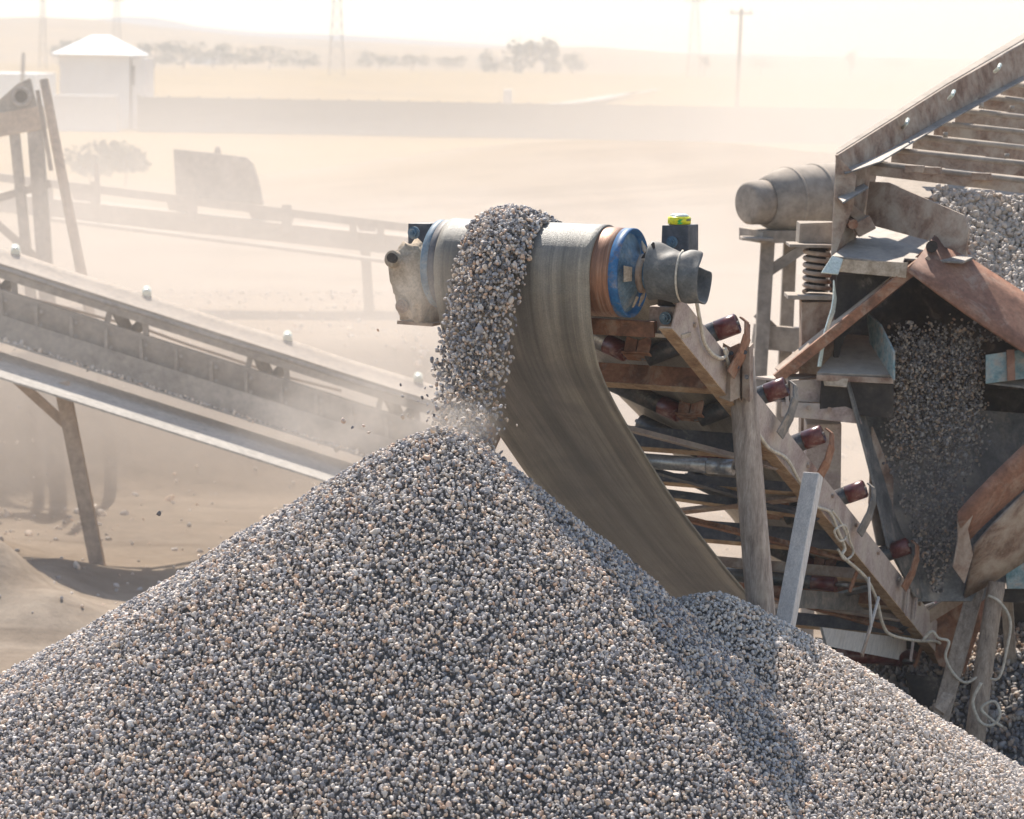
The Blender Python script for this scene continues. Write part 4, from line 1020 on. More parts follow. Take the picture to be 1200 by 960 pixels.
pl('front_beam', [(963, 446, 19.9), (1047, 450, 19.93), (1047, 490, 19.95), (1000, 486, 19.95), (960, 480, 19.95)], 0.03, 'blacksteel', ch)
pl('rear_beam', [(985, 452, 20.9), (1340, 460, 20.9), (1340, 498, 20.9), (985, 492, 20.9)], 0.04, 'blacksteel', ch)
pl('small_plate', [(964, 442, 19.84), (994, 444, 19.84), (992, 454, 19.83), (966, 452, 19.83)], 0.012, 'cake', ch)
# box beam with open end
for a, b, ww in (((896, 444), (954, 440), 4), ((896, 468), (958, 474), 4)):
    mb = MB(); mb.beam(P(a[0], a[1], 19.95), P(b[0], b[1], 20.3), 0.16, 0.016, (0, 0, 1)); obj('beam_flange', mb, M['stringer'], ch, world=True, bevel=0.002)
pl('beam_web', [(926, 446, 19.96), (962, 444, 20.0), (962, 472, 20.0), (926, 470, 19.96)], 0.02, 'stringer', ch)
pl('beam_web', [(898, 444, 20.1), (926, 444, 20.1), (926, 470, 20.1), (898, 468, 20.1)], 0.012, 'blacksteel', ch)
mb = MB(); mb.beam(P(921, 441, 19.93), P(923, 476, 19.93), 0.02, 0.04, (0, 1, 0)); obj('beam_rib', mb, M['stringer'], ch, world=True)
pl('lower_beam', [(916, 471, 19.95), (985, 474, 19.95), (1004, 482, 19.95), (1010, 497, 19.95), (962, 492, 19.95), (916, 488, 19.95)], 0.05, 'stringer', ch)
for x, y in ((948, 478), (972, 480)):
    mb = MB(); mb.tube(P(x, y, 19.92), P(x, y, 19.86), 0.018, 6, smooth=False); obj('bolt', mb, M['dustrust'], ch, world=True)
mb = MB(); mb.beam(P(964, 492, 20.2), P(963, 600, 20.4), 0.235, 0.2, (0, 1, 0)); obj('column', mb, M['stringer'], ch, world=True, bevel=0.006)
# chute body
pl('chute_back', [(998, 470, 20.5), (1340, 495, 20.9), (1340, 560, 20.8), (1150, 705, 20.5), (1075, 705, 20.3), (1040, 640, 20.35)], 0.02, 'darkchute' if 'darkchute' in M else 'greysteel', ch)
pl('chute_side', [(992, 446, 19.85), (1002, 450, 19.9), (1022, 520, 20.1), (1050, 610, 20.3), (1090, 705, 20.4), (1072, 700, 20.1), (1040, 640, 20.1), (1024, 570, 20.0), (1006, 500, 19.9)], 0.018, 'greysteel', ch)
pl('side_flap', [(1022, 500, 20.1), (1046, 560, 20.2), (1046, 640, 20.2), (1028, 640, 20.1), (1018, 590, 20.0)], 0.014, 'dustrust', ch)
mb = MB(); rws = []
for t in np.linspace(0, 1, 12):
    x = 1122 + (1340 - 1122) * t; yt = 600 - (600 - 395) * (t ** 0.92); yb = 640 - (640 - 455) * (t ** 0.9)
    rws.append([P(x + s_ * 6, yt + (yb - yt) * s_, 19.6 + 0.25 * s_ - 0.10 * math.sin(s_ * math.pi)) for s_ in np.linspace(0, 1, 6)])
mb.grid(rws); obj('curved_guard', mb, M['rustorange'], ch, world=True, solid=0.02, fix=False)
mb = MB(); rws = []
for t in np.linspace(0, 1, 12):
    x = 1142 + (1340 - 1142) * t; yt = 640 - (640 - 455) * (t ** 0.9); yb = 700 - (700 - 560) * (t ** 1.1)
    rws.append([P(x - 12 * s_ * (1 - t), yt + (yb - yt) * s_, 19.9 + 0.5 * s_) for s_ in np.linspace(0, 1, 5)])
mb.grid(rws); obj('curved_guard', mb, M['dustrust'], ch, world=True, solid=0.02, fix=False)
pl('torn_flap', [(1122, 602, 19.6), (1142, 598, 19.6), (1134, 620, 19.65), (1140, 650, 19.7), (1130, 684, 19.7), (1116, 664, 19.68), (1122, 632, 19.62)], 0.014, 'dustrust', ch)
pl('pale_panel', [(1176, 652, 20.4), (1330, 590, 20.4), (1330, 690, 20.4), (1180, 690, 20.4)], 0.02, 'turquoise', ch)
pl('lower_plate', [(1160, 690, 20.5), (1330, 690, 20.5), (1330, 712, 20.5), (1165, 705, 20.5)], 0.03, 'blacksteel', ch)

# falling curtain in the chute
pts = []
for k in range(7000):
    t = rng.uniform(0, 1) ** 0.9; x = rng.uniform(1052, 1150) + rng.normal(0, 2.5 + 7 * t) - 5 * t; y = 385 + 150 * t ** 0.9 + rng.normal(0, 8)
    if y > 440 and rng.uniform() < (y - 440) / 170: continue
    if y < 400 and rng.uniform() < 0.5: x = rng.uniform(1040, 1200); 
    pts.append(tuple(P(x, y, 20.25 + rng.uniform(-0.15, 0.15))))
for k in range(2400):
    t = rng.uniform(0, 1); y = 515 + 180 * t; cx = 1092 + 6 * t; wd = 52 - 10 * t
    x = rng.normal(cx, wd * 0.6)
    if x < 1012 + 0.38 * (y - 500) + 8 or x > 1150 - 0.25 * (y - 515): continue
    pts.append(tuple(P(x, y, 20.3 + rng.uniform(-0.12, 0.05))))
pts = [p for p in pts if True]
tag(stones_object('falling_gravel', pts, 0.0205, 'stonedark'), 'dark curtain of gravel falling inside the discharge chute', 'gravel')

# motor with its stand, behind the screen
mot = empty('drive_motor', P(905, 400, 25), 'dusty round-backed drive motor on a steel stand left of the screen', 'motor')
p0, p1 = P(874, 238, 24.6), P(1000, 232, 25.2); ax_ = (p1 - p0).normalized()
mb = MB(); mb.lathe(p0, ax_, [(0, 0.02), (0.001, 0.145), (0.010, 0.163), (0.030, 0.178), (0.05, 0.181), (0.12, 0.183), (0.19, 0.184), (0.195, 0.165)], 30); obj('end_cap', mb, M['hazysteel'], mot, world=True)
mb = MB(); mb.lathe(p0 + ax_ * 0.19, ax_, [(0, 0.16), (0.004, 0.20), (0.10, 0.245), (0.22, 0.28), (0.62, 0.30), (0.95, 0.30)], 34); obj('casing', mb, M['hazysteel'], mot, world=True)
for k in (0.22, 0.5):
    mb = MB(); mb.lathe(p0 + ax_ * (0.19 + k), ax_, [(0, 0.22), (0, 0.285 + (0.018 if k > 0.3 else 0)), (0.03, 0.285 + (0.018 if k > 0.3 else 0)), (0.03, 0.22)], 34); obj('rib', mb, M['hazysteel'], mot, world=True)
mb = MB(); mb.beam(P(880, 276, 24.8), P(1000, 274, 25.1), 0.5, 0.10, (0, 0, 1)); obj('table', mb, M['hazysteel'], mot, world=True)
mb = MB(); mb.beam(P(868, 279, 24.6), P(905, 280, 24.6), 0.3, 0.02); obj('foot_plate', mb, M['hazysteel'], mot, world=True)
for x0_, x1_, d in ((900, 893, 24.7), (926, 921, 25.2), (965, 960, 25.2)):
    mb = MB(); a = P(x0_, 280, d); b = P(x1_, 395, d); mb.beam(to_ground(a, b, 0.0), a, 0.11, 0.1, (0, 1, 0)); obj('leg', mb, M['hazysteel'], mot, world=True)
mb = MB(); mb.beam(P(898, 320, 24.7), P(950, 285, 24.8), 0.08, 0.08, (0, 1, 0)); obj('brace', mb, M['hazysteel'], mot, world=True)
mb = MB(); mb.beam(P(890, 370, 24.7), P(926, 405, 25.1), 0.08, 0.08, (0, 1, 0)); obj('brace', mb, M['hazysteel'], mot, world=True)
mb = MB(); mb.beam(P(884, 394, 24.8), P(980, 402, 25.0), 0.2, 0.1, (0, 1, 0)); obj('rail', mb, M['hazysteel'], mot, world=True)

# ---------------------------------------------------------------- left conveyor (near one)
D2 = 32.0
lc = empty('belt_conveyor', P(110, 640, D2), 'dust-coated conveyor crossing the left side with a pale sheet beneath its belt', 'conveyor')
def L2(x, off, dd=0.0): 
    "point on the left conveyor: px along it, off = pixels below the belt top line"
    return P(x, 305 + 0.318 * x + off, D2 + dd)
xa, xb = -260, 575
rws = []
for x in np.linspace(xa, xb, 40):
    sag = 1.2 * math.sin((x - 18) / 157 * math.pi) ** 2
    row = [L2(x, o + sag, dd) for o, dd in ((10, -0.55), (4, -0.47), (5, -0.2), (6, 0.0), (3, 0.2), (-8, 0.47), (-14, 0.55))]
    rws.append(row)
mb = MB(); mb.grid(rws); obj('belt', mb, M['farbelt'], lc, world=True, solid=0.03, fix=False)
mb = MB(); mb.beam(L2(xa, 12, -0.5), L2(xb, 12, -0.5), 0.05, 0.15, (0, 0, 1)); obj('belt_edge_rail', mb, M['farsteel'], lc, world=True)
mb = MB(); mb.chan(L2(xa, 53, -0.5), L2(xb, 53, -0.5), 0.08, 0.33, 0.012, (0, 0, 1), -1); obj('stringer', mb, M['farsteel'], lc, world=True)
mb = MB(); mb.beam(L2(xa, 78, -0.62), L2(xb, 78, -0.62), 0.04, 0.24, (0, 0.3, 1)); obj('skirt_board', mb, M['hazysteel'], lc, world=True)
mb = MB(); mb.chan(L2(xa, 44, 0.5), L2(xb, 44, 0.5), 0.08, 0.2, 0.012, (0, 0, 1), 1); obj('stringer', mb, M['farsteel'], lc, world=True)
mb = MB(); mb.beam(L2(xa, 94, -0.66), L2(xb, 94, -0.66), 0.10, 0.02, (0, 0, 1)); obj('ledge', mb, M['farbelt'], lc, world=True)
for i, x in enumerate((-140, 18, 172, 337, 490)):
    mb = MB(); mb.tube(L2(x, -14, 0.5), L2(x, -20, 0.66), 0.05, 12); obj('roller_tip', mb, M['tinlid'], lc, world=True)
    xx = x - 34
    mb = MB(); mb.beam(L2(xx - 14, 40, -0.45), L2(xx - 8, 14, -0.45), 0.06, 0.05, (0, 1, 0)); obj('roller_stand', mb, M['farsteel'], lc, world=True)
    mb = MB(); mb.beam(L2(xx + 34, 42, -0.45), L2(xx + 32, 14, -0.45), 0.06, 0.05, (0, 1, 0)); obj('roller_stand', mb, M['farsteel'], lc, world=True)
    mb = MB(); mb.tube(L2(xx - 2, 12, -0.45), L2(xx + 14, 40, 0.1), 0.07, 14); obj('roller', mb, M['hazysteel'], lc, world=True)
    mb = MB(); mb.tube(L2(xx + 34, 14, -0.3), L2(xx + 16, 38, 0.1), 0.06, 14); obj('roller', mb, M['hazysteel'], lc, world=True)
    mb = MB(); mb.beam(L2(xx + 14, 44, -0.5), L2(xx + 14, 44, 0.5), 0.10, 0.10); obj('cross_member', mb, M['farsteel'], lc, world=True)
# pale sheet below, tilted towards the camera
rws = [[L2(x, 108, -0.15), L2(x, 122, -0.9), L2(x, 138, -1.65)] for x in np.linspace(xa, xb, 14)]
mb = MB(); mb.grid(rws, False); obj('return_belt', mb, M['whitetray'], lc, world=True, solid=0.02, fix=False)
pa, pb = P(76, 470, D2 - 0.9), P(111, 645, D2 - 0.9)
mb = MB(); top_ = P(66, 412, D2 - 0.7); b_ = to_ground(pa, pb, 0.05); mb.beam(b_, P(72, 448, D2 - 0.9), 0.15, 0.12, (0, 1, 0)); obj('leg', mb, M['farpost'], lc, world=True)
mb = MB(); mb.beam(P(-4, 424, D2 - 0.7), P(80, 500, D2 - 0.45), 0.09, 0.08, (0, 1, 0)); obj('brace', mb, M['farpost'], lc, world=True)

# rear-left conveyor
D1 = 44.0
rc_ = empty('belt_conveyor', P(50, 330, 40), 'faint dusty conveyor further back on the left with a hooded plate on it', 'conveyor')
def L1(x, off, dd=0.0): return P(x, 203 + 0.123 * x + off, D1 + dd)
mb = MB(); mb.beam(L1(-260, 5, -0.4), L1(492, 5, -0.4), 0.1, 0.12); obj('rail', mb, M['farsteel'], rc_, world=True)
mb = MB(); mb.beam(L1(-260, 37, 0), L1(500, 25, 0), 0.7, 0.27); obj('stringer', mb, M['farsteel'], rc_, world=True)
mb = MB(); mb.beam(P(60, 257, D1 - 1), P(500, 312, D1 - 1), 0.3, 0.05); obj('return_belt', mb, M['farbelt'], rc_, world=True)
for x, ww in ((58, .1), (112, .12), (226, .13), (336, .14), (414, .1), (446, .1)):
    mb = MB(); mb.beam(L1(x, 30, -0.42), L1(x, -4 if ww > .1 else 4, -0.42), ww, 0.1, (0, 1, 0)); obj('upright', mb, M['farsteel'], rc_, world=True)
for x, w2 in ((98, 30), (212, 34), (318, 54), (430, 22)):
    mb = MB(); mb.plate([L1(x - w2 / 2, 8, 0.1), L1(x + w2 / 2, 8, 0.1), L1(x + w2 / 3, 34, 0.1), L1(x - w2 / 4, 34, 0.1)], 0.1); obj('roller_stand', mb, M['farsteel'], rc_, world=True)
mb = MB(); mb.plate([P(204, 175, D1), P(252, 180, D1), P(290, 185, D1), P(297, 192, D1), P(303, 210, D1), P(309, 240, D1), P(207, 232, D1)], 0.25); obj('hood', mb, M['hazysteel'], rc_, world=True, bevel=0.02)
mb = MB(); mb.tube(P(255, 182, D1), P(255, 172, D1), 0.06, 12, r1=0.035); obj('lug', mb, M['hazysteel'], rc_, world=True)
mb = MB(); mb.beam(P(113, 192, D1 - .5), P(115, 238, D1 - .5), 0.07, 0.07, (0, 1, 0)); obj('upright', mb, M['farsteel'], rc_, world=True)
for x in (-160, 428):
    mb = MB(); a = L1(x, 34, -0.3); b = L1(x + 3, 80, -0.3); mb.beam(to_ground(a, b, 0.0), a, 0.14, 0.12, (0, 1, 0)); obj('leg', mb, M['farsteel'], rc_, world=True)
# head frame of that conveyor
hf = empty('head_frame', P(40, 420, 38), 'timber and steel support frame with a bearing at the left edge', 'frame')
DH = 38.0
mb = MB(); mb.plate([P(-40, 145, DH), P(-5, 122, DH), P(22, 98, DH), P(36, 92, DH), P(40, 110, DH), (P(47, 130, DH)), P(-40, 152, DH)], 0.12); obj('bearing_plate', mb, M['hazysteel'], hf, world=True, bevel=0.01)
mb = MB(); a = P(25, 113, DH - 0.12); mb.lathe(a, (0, -1, 0), [(0, 0.13), (0.05, 0.13), (0.05, 0.085), (0.0, 0.085)], 26); obj('bearing_ring', mb, M['farbelt'], hf, world=True)
mb = MB(); mb.beam(P(-120, 168, DH), P(52, 137, DH), 0.2, 0.30); obj('top_beam', mb, M['farpost'], hf, world=True, bevel=0.01)
for x0_, y0_, x1_, y1_, ww in ((17, 155, 24, 225, .12), (41, 148, 52, 300, .19), (-30, 160, -26, 300, .15)):
    mb = MB(); a = P(x0_, y0_, DH); b = P(x1_, y1_, DH); mb.beam(a, to_ground(a, b, 0), ww, 0.12, (0, 1, 0)); obj('leg', mb, M['hazysteel'], hf, world=True)
for a, b in (((-40, 230), (46, 305)), ((-20, 280), (60, 340)), ((-30, 240), (60, 215))):
    mb = MB(); mb.beam(P(*a, DH), P(*b, DH), 0.1, 0.08, (0, 1, 0)); obj('brace', mb, M['farsteel'], hf, world=True)
a, b = P(52, 93, 37.2), P(92, 300, 37.2)
log('pole', to_ground(a, b, 0), a, 0.075, 0.06, M['farpost'], 'tall leaning pole beside the bearing frame at the left edge', 4)
a, b = P(44, 106, 37.6), P(54, 160, 37.6)
mb = MB(); mb.beam(P(60, 200, 37.6), a, 0.05, 0.04, (0, 1, 0)); tag(obj('bar', mb, M['farsteel']), 'thin bar leaning between the bearing frame and the tall pole', 'bar')

# ---------------------------------------------------------------- far things
DW = 196.0
def OG(x, y): return onground(x, y)
def far_box(mb, x0, x1, ytop, ybase, dep, ddepth):
    "box standing on the ground, front face between pixels x0, x1"
    a = OG(x0, ybase); b = OG(x1, ybase); d = dep; k = d / a.y
    a = Vector((a.x * k, d, 0)); b = Vector((b.x * k, d, 0)); top = P(x0, ytop, d / math.cos(PITCH)).z
    top = CAMPOS.z + (P((x0 + x1) / 2, ytop, 1) - CAMPOS).z / (P((x0 + x1) / 2, ytop, 1) - CAMPOS).y * d
    mb.box(((a.x + b.x) / 2, d + ddepth / 2, top / 2 - 0.5), (b.x - a.x, ddepth, top + 1.0)); return a, b, top
hs_ = empty('house', (OG(115, 155).x, 200, 0), 'small white hip-roofed house beyond the long grey wall', 'house')
mb = MB(); a, b, top = far_box(mb, 70, 158, 64, 156, 200, 6.5); obj('wall', mb, M['white'], hs_, world=True)
xm0, xm1 = a.x - 0.5, b.x + 0.5; d0, d1 = 199.5, 207
mb = MB(); rz = top; pk = top + 1.3
cx0, cx1, cy = xm0 + 2.2, xm1 - 2.2, (d0 + d1) / 2
v = [(xm0, d0, rz), (xm1, d0, rz), (xm1, d1, rz), (xm0, d1, rz), (cx0, cy, pk), (cx1, cy, pk)]
mb.faces(v, [(0, 1, 5, 4), (1, 2, 5), (2, 3, 4, 5), (3, 0, 4), (0, 3, 2, 1)]); obj('roof', mb, M['whiteroof'], hs_, world=True)
mb = MB(); far_box(mb, 155, 171, 69, 156, 200.2, 5.0); obj('side_wing', mb, M['white'], hs_, world=True)
mb = MB(); wp = P(162, 88, 200.2 / math.cos(PITCH)); mb.box((wp.x, 200.25, wp.z), (0.25, 0.1, 1.3)); obj('window', mb, M['darkglass'], hs_, world=True)
mb = MB(); far_box(mb, 62, 143, 112, 158, 193, 1.5); tag(obj('wall', mb, M['white']), 'low white plastered wall in front of the small house', 'wall')
mb = MB()
# long grey wall running right, slightly away
p0, p1 = OG(143, 158), OG(1010, 175)
n_pan = 26; gw = empty('boundary_wall', (p0.x, 195, 0), 'long grey concrete boundary wall crossing the field behind the yard', 'wall')
xw0, xw1 = -24.6, 26.0
mbp = MB(); mbp.box((0, 0, 0), (1.90, 0.2, 2.5)); panel = obj('panel', mbp, M['concrete'], gw); panel.location = (xw0 + 0.97 - p0.x, 0, 1.0)
mbp = MB(); mbp.box((0, 0, 0), (0.16, 0.26, 2.54)); pier = obj('pier', mbp, M['concrete'], gw); pier.location = (xw0 - p0.x, -0.03, 1.1)
for k in range(1, n_pan):
    dup(panel, gw, (xw0 + 0.97 + k * 1.95 - p0.x, 0, 1.0)); dup(pier, gw, (xw0 + k * 1.95 - p0.x, -0.03, 1.1))
mb = MB(); far_box(mb, -60, 62, 86, 108, 260, 12); tag(obj('shed', mb, M['whiteroof']), 'low bright white shed roof behind the bearing frame at the left edge', 'shed')
mb = MB(); far_box(mb, -40, 50, 56, 66, 900, 20); tag(obj('building', mb, M['white']), 'distant long white building at the far left', 'building')
mb = MB(); far_box(mb, 222, 270, 67, 73, 850, 12); tag(obj('building', mb, M['white']), 'distant low white building right of the house', 'building')
mb = MB(); far_box(mb, 590, 600, 105, 117, 240, 3); tag(obj('shed', mb, M['white']), 'tiny pale hut behind the middle of the boundary wall', 'hut')

def tree(x, ybase, ytop, wpx, dep, label, name='tree', seed=0, group=None, leaves=700, leaf=1.0):
    r = np.random.default_rng(seed + 100); s = dep / F
    bx = P(x, 300, dep).x; top = CAMPOS.z + (P(x, ytop, 1) - CAMPOS).z / (P(x, ytop, 1) - CAMPOS).y * dep
    bz = max(0.0, CAMPOS.z + (P(x, ybase, 1) - CAMPOS).z / (P(x, ybase, 1) - CAMPOS).y * dep) ; hh = top - bz; wd = wpx * s
    t = empty(name, (bx, dep, bz), label, 'tree' if name == 'tree' else 'bush', group)
    mb = MB(); mb.tube((0, 0, -2), (0.1 * wd, 0, hh * 0.55), 0.04 * hh, 8, r1=0.015 * hh)
    for k in range(5):
        a = k * 1.256; mb.tube((0.04 * wd, 0, hh * 0.25), (math.cos(a) * wd * 0.3, math.sin(a) * wd * 0.3, hh * (0.55 + 0.05 * k)), 0.018 * hh, 6, r1=0.006 * hh)
    obj('trunk', mb, M['bark'], t)
    cl = [(r.uniform(-0.36, 0.36) * wd, r.uniform(-0.3, 0.3) * wd, hh * r.uniform(0.12, 0.80), r.uniform(0.13, 0.26)) for _ in range(15)]
    mb = MB(); vs = []; fs = []
    for k in range(leaves):
        c = cl[r.integers(len(cl))]; d = r.normal(0, 1, 3); d /= np.linalg.norm(d); q = r.uniform(0.6, 1.0)
        p = Vector((c[0] + d[0] * c[3] * wd * q, c[1] + d[1] * c[3] * wd * q, min(hh, max(0.0 * hh, c[2] + d[2] * c[3] * hh * q))))
        sz = hh * r.uniform(0.025, 0.05) * leaf; a = Vector(r.normal(0, 1, 3)).normalized(); b = a.cross(Vector(r.normal(0, 1, 3))).normalized()
        n0 = len(vs); vs += [p + a * sz, p + b * sz, p - a * sz, p - b * sz]; fs.append((n0, n0 + 1, n0 + 2, n0 + 3))
    mb.faces(vs, fs); obj('crown', mb, M['foliage'], t, fix=False); return t
tree(604, 86, 41, 42, 735, 'left of the two tall faded trees on the horizon', seed=1, group='trees on the horizon')
tree(633, 86, 42, 40, 738, 'right of the two tall faded trees on the horizon', seed=2, group='trees on the horizon')
tree(575, 86, 56, 40, 741, 'short bushy tree left of the two tall faded trees', seed=3, group='trees on the horizon')
tree(665, 84, 58, 40, 744, 'short bushy tree right of the two tall faded trees', seed=4, group='trees on the horizon')
names = ['hazy tree just left of the white house roof', 'first hazy tree right of the white house roof', 'second hazy tree right of the white house roof', 'third hazy tree right of the white house roof', 'round hazy tree above the distant low white building', 'hazy tree in the gap right of the distant white building',
         'broad hazy tree left of the pylon', 'hazy tree just right of the pylon', 'low hazy tree midway between pylon and tall trees', 'last low hazy tree before the tall tree clump']
for k, (x, yt, wp_) in enumerate(((82, 42, 40), (178, 46, 42), (212, 47, 44), (246, 50, 44), (272, 52, 40), (312, 52, 44), (352, 58, 36), (440, 58, 40), (478, 62, 36), (520, 62, 36))):
    tree(x, 74 + 0.01 * x, yt, wp_ * 1.3, 742 + 3 * k, names[k], seed=10 + k, group='faded trees below the hill', leaves=1100)
for k, (x, yt, wp_) in enumerate(((820, 60, 14), (885, 62, 40), (990, 57, 12), (1040, 66, 60))):
    tree(x, 80, yt, wp_, 750, ('small faint tree by the right pylon', 'faint low tree behind the utility pole', 'thin faint tree left of the screening machine', 'wide faint bushes left of the screening machine')[k], seed=40 + k, group='faint trees on the right horizon', leaves=300)
# scrubby bush in the yard
tree(100, 206, 163, 78, 112, 'left clump of dark scrub behind the leaning pole', 'bush', 60, 'scrub clumps behind the yard', 800, 1.7)
tree(142, 206, 165, 70, 113, 'right clump of dark scrub behind the leaning pole', 'bush', 61, 'scrub clumps behind the yard', 800, 1.7)

def wood_pole(x, ytop, ybase, dep, label, arms=True):
    s = dep / F; base = OG(x, ybase); top = CAMPOS.z + (P(x, ytop, 1) - CAMPOS).z / (P(x, ytop, 1) - CAMPOS).y * dep
    bx = P(x, 60, dep).x; t = empty('utility_pole', (bx, dep, 0), label, 'utility pole')
    mb = MB(); mb.tube((0, 0, -1), (0.25, 0, top), 0.22, 10, r1=0.15); obj('shaft', mb, M['bark'], t)
    if arms:
        mb = MB(); mb.beam((-1.2 + .25, 0, top - 0.5), (1.2 + .25, 0, top - 0.5), 0.15, 0.15); obj('crossarm', mb, M['bark'], t)
        for dx in (-1, 0, 1):
            mb = MB(); mb.tube((dx + .25, 0, top - 0.45), (dx + .25, 0, top - 0.1), 0.1, 8, r1=0.06); obj('insulator', mb, M['concrete'], t)
wood_pole(863, 10, 130, 320, 'dark wooden utility pole standing behind the drum on the right horizon')
wood_pole(28, 62, 110, 250, 'thin pole above the shed at the left edge', False)
def pylon(x, ytop, dep, wpx, label):
    s = dep / F; top = CAMPOS.z + (P(x, ytop, 1) - CAMPOS).z / (P(x, ytop, 1) - CAMPOS).y * dep; bx = P(x, 60, dep).x
    t = empty('pylon', (bx, dep, 0), label, 'pylon', 'lattice pylons on the skyline'); W = wpx * s / 2; r = 0.22 * s / 0.2
    mb = MB()
    for sx, sy in ((-1, -1), (1, -1), (-1, 1), (1, 1)):
        mb.tube((sx * W, sy * W, 0), (sx * W * 0.15, sy * W * 0.15, top), 0.06, 6, r1=0.04)
    obj('mast', mb, M['concrete'], t)
    mb = MB(); n = 10
    for k in range(n):
        z0, z1_ = top * k / n, top * (k + 1) / n; w0, w1 = W * (1 - 0.85 * k / n), W * (1 - 0.85 * (k + 1) / n)
        for sy in (-1, 1):
            mb.tube((-w0, sy * w0, z0), (w1, sy * w1, z1_), 0.03, 4); mb.tube((w0, sy * w0, z0), (-w1, sy * w1, z1_), 0.03, 4)
            mb.tube((-w0, sy * w0, z0), (w0, sy * w0, z0), 0.03, 4)
    obj('lattice', mb, M['concrete'], t)
    for f, wd in ((0.72, 1.5), (0.84, 1.9), (0.95, 1.3)):
        mb = MB(); mb.beam((-W * wd, 0, top * f), (W * wd, 0, top * f), 0.2, 0.25); obj('crossarm', mb, M['concrete'], t)
pylon(396, -60, 620, 18, 'pale lattice pylon left of the middle of the skyline')
pylon(812, -35, 700, 16, 'pale lattice pylon left of the wooden utility pole')
pylon(140, -30, 800, 12, 'faint lattice pylon above the white house')
pylon(54, -40, 700, 9, 'faint narrow pylon at the far left of the skyline')

# ---------------------------------------------------------------- air
def volume_mat(name, density, color, aniso=0.2, noise_scale=None, lo=0.4, hi=0.7):
    m = bpy.data.materials.new(name); m.use_nodes = True; nt = m.node_tree; nt.nodes.clear()
    out = nt.nodes.new('ShaderNodeOutputMaterial'); v = nt.nodes.new('ShaderNodeVolumePrincipled')
    v.inputs['Color'].default_value = (*color, 1); v.inputs['Anisotropy'].default_value = aniso; v.inputs['Density'].default_value = density
    nt.links.new(v.outputs[0], out.inputs['Volume'])
    if noise_scale:
        tc = nt.nodes.new('ShaderNodeTexCoord')
        n = noise(nt, tc.outputs['Object'], noise_scale, 4, 0.6, 0.5)
        ln = nt.nodes.new('ShaderNodeVectorMath'); ln.operation = 'LENGTH'; nt.links.new(tc.outputs['Object'], ln.inputs[0])
        fall = nt.nodes.new('ShaderNodeMapRange'); nt.links.new(ln.outputs['Value'], fall.inputs[0]); fall.inputs[1].default_value = 1.0; fall.inputs[2].default_value = 0.25
        mr = nt.nodes.new('ShaderNodeMapRange'); nt.links.new(n, mr.inputs[0]); mr.inputs[1].default_value = lo; mr.inputs[2].default_value = hi; mr.inputs[4].default_value = density
        mu = nt.nodes.new('ShaderNodeMath'); mu.operation = 'MULTIPLY'; nt.links.new(fall.outputs[0], mu.inputs[0]); nt.links.new(mr.outputs[0], mu.inputs[1])
        nt.links.new(mu.outputs[0], v.inputs['Density'])
    return m
mb = MB(); mb.box((0, 1150, 24), (4200, 2600, 80))
hz_o = obj('haze', mb, volume_mat('pale_haze', HAZE_DENSITY, (0.88, 0.90, 0.93), 0.0)); tag(hz_o, kind='stuff')

def dust(name, c, rad, dens, nscale, label, rot=0, lo=0.3, hi=0.6):
    mb = MB(); bmesh.ops.create_icosphere(mb.bm, subdivisions=3, radius=1.0)
    o = obj(name, mb, volume_mat(name + '_air', dens, (0.87, 0.79, 0.71), 0.1, nscale, lo, hi), fix=False)
    o.location = c; o.scale = rad; o.rotation_euler = (0, 0, rot); o['kind'] = 'stuff'; o['label'] = label; return o
dust('dust_cloud', (8, 118, 1.0), (75, 72, 7), 0.012, 2.0, 'broad bank of drifting dust over the field')
dust('dust_cloud', (-6.0, 36.5, 1.6), (12, 9.5, 4.8), 0.20, 2.4, 'drifting dust over the left conveyors')
dust('dust_cloud', (6.5, 32, 2.5), (8.5, 8.0, 4.8), 0.17, 2.2, 'dust drifting behind the motor and screen')
dust('dust_puff', P(420, 490, 15.6), (0.8, 0.5, 0.36), 1.8, 1.6, 'puff of dust where the gravel lands on the cone', lo=0.35, hi=0.7)
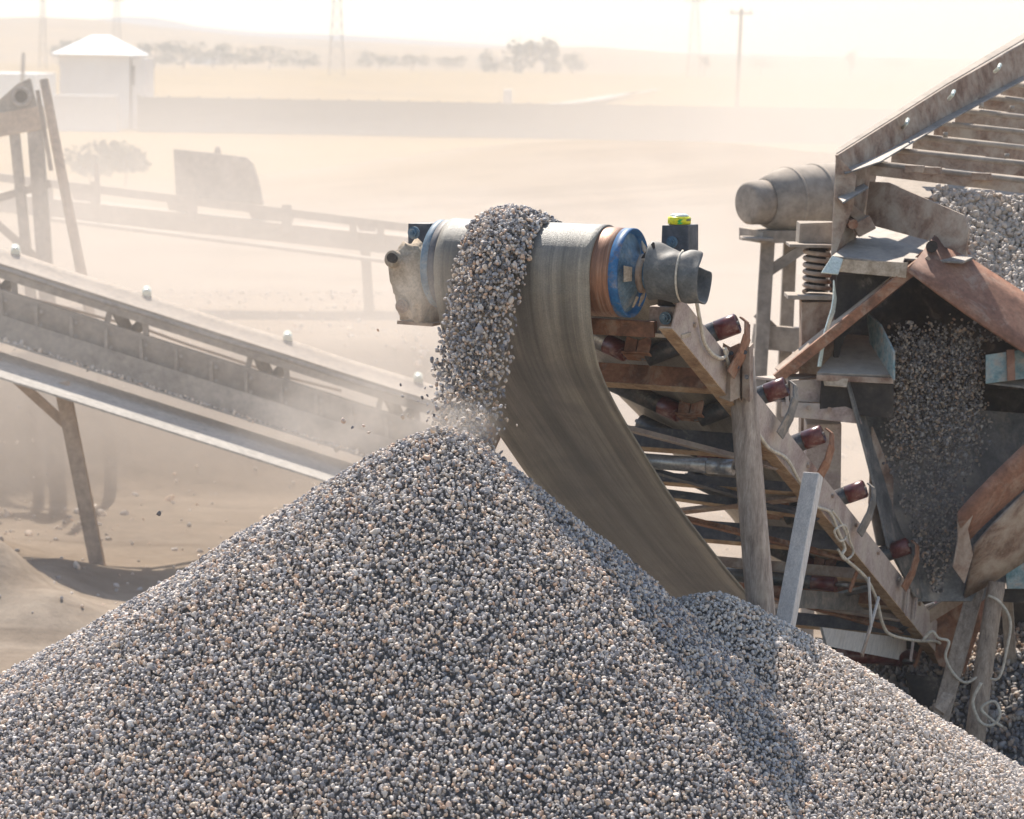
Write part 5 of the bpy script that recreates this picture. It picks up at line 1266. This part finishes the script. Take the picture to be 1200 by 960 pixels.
dust('dust_puff', P(498, 345, 15.9), (0.26, 0.3, 0.30), 1.6, 1.5, 'puff of dust beside the dust-caked bearing', lo=0.35, hi=0.7)
dust('dust_puff', P(1110, 560, 20.1), (0.55, 0.25, 0.62), 1.7, 1.6, 'dust hanging in the discharge chute', lo=0.35, hi=0.7)
dust('dust_cloud', (20, 100, 3), (27, 38, 13), 0.035, 2.2, 'tall veil of dust right of the drum that hides the end of the wall')
dust('dust_cloud', (1.0, 30, 1.0), (5.5, 7, 3.4), 0.07, 2.2, 'dust drifting low behind the drum')
pts = []
while len(pts) < 5200:
    x = rng.uniform(-10, 6); y = rng.uniform(22, 62)
    if rng.uniform() < 0.15 + 0.85 * float(vnoise(x * 0.8, y * 0.5, 77)) ** 2 * 1.4: pts.append((x, y, float(ground_z(x, y)) + 0.005))
tag(stones_object('scattered_stones', pts, 0.045, 'stonelight', sizevar=0.55), 'loose stones strewn over the sandy yard')
dust('dust_puff', P(528, 500, 15.2), (0.30, 0.22, 0.16), 3.0, 1.6, 'bright dust at the foot of the falling stream', lo=0.3, hi=0.65)
for x in np.arange(-40, 560, 41):
    mb = MB(); mb.beam(L2(x, 40, -0.56), L2(x + 1, 66, -0.56), 0.035, 0.05, (0, 1, 0)); gs_ = obj('gusset', mb, M['farsteel'], lc, world=True)
    for o_ in (45, 61):
        mb = MB(); mb.tube(L2(x + 6, o_, -0.50), L2(x + 6, o_, -0.54), 0.022, 6, smooth=False); obj('bolt', mb, M['farbelt'], gs_, world=True)
cp = [(-30, 318), (20, 345), (60, 356), (118, 372), (170, 386), (215, 402), (270, 420), (330, 440), (400, 458)]
mb = MB(); mb.sweep(smooth_pts([P(x, y, 32.9) for x, y in cp]), 0.018, 6)
tag(obj('cable', mb, M['farsteel']), 'thin slack cable hanging behind the left conveyor under its belt', 'cable')
pts = [tuple(L2(rng.uniform(-60, 560), rng.normal(94, 1) - 1.5, -0.66 + rng.uniform(-.05, .05))) for _ in range(900)]
tag(stones_object('spilled_grit', pts, 0.03, 'stonelight', sizevar=0.4), 'spilled grit lying along the ledge of the left conveyor')
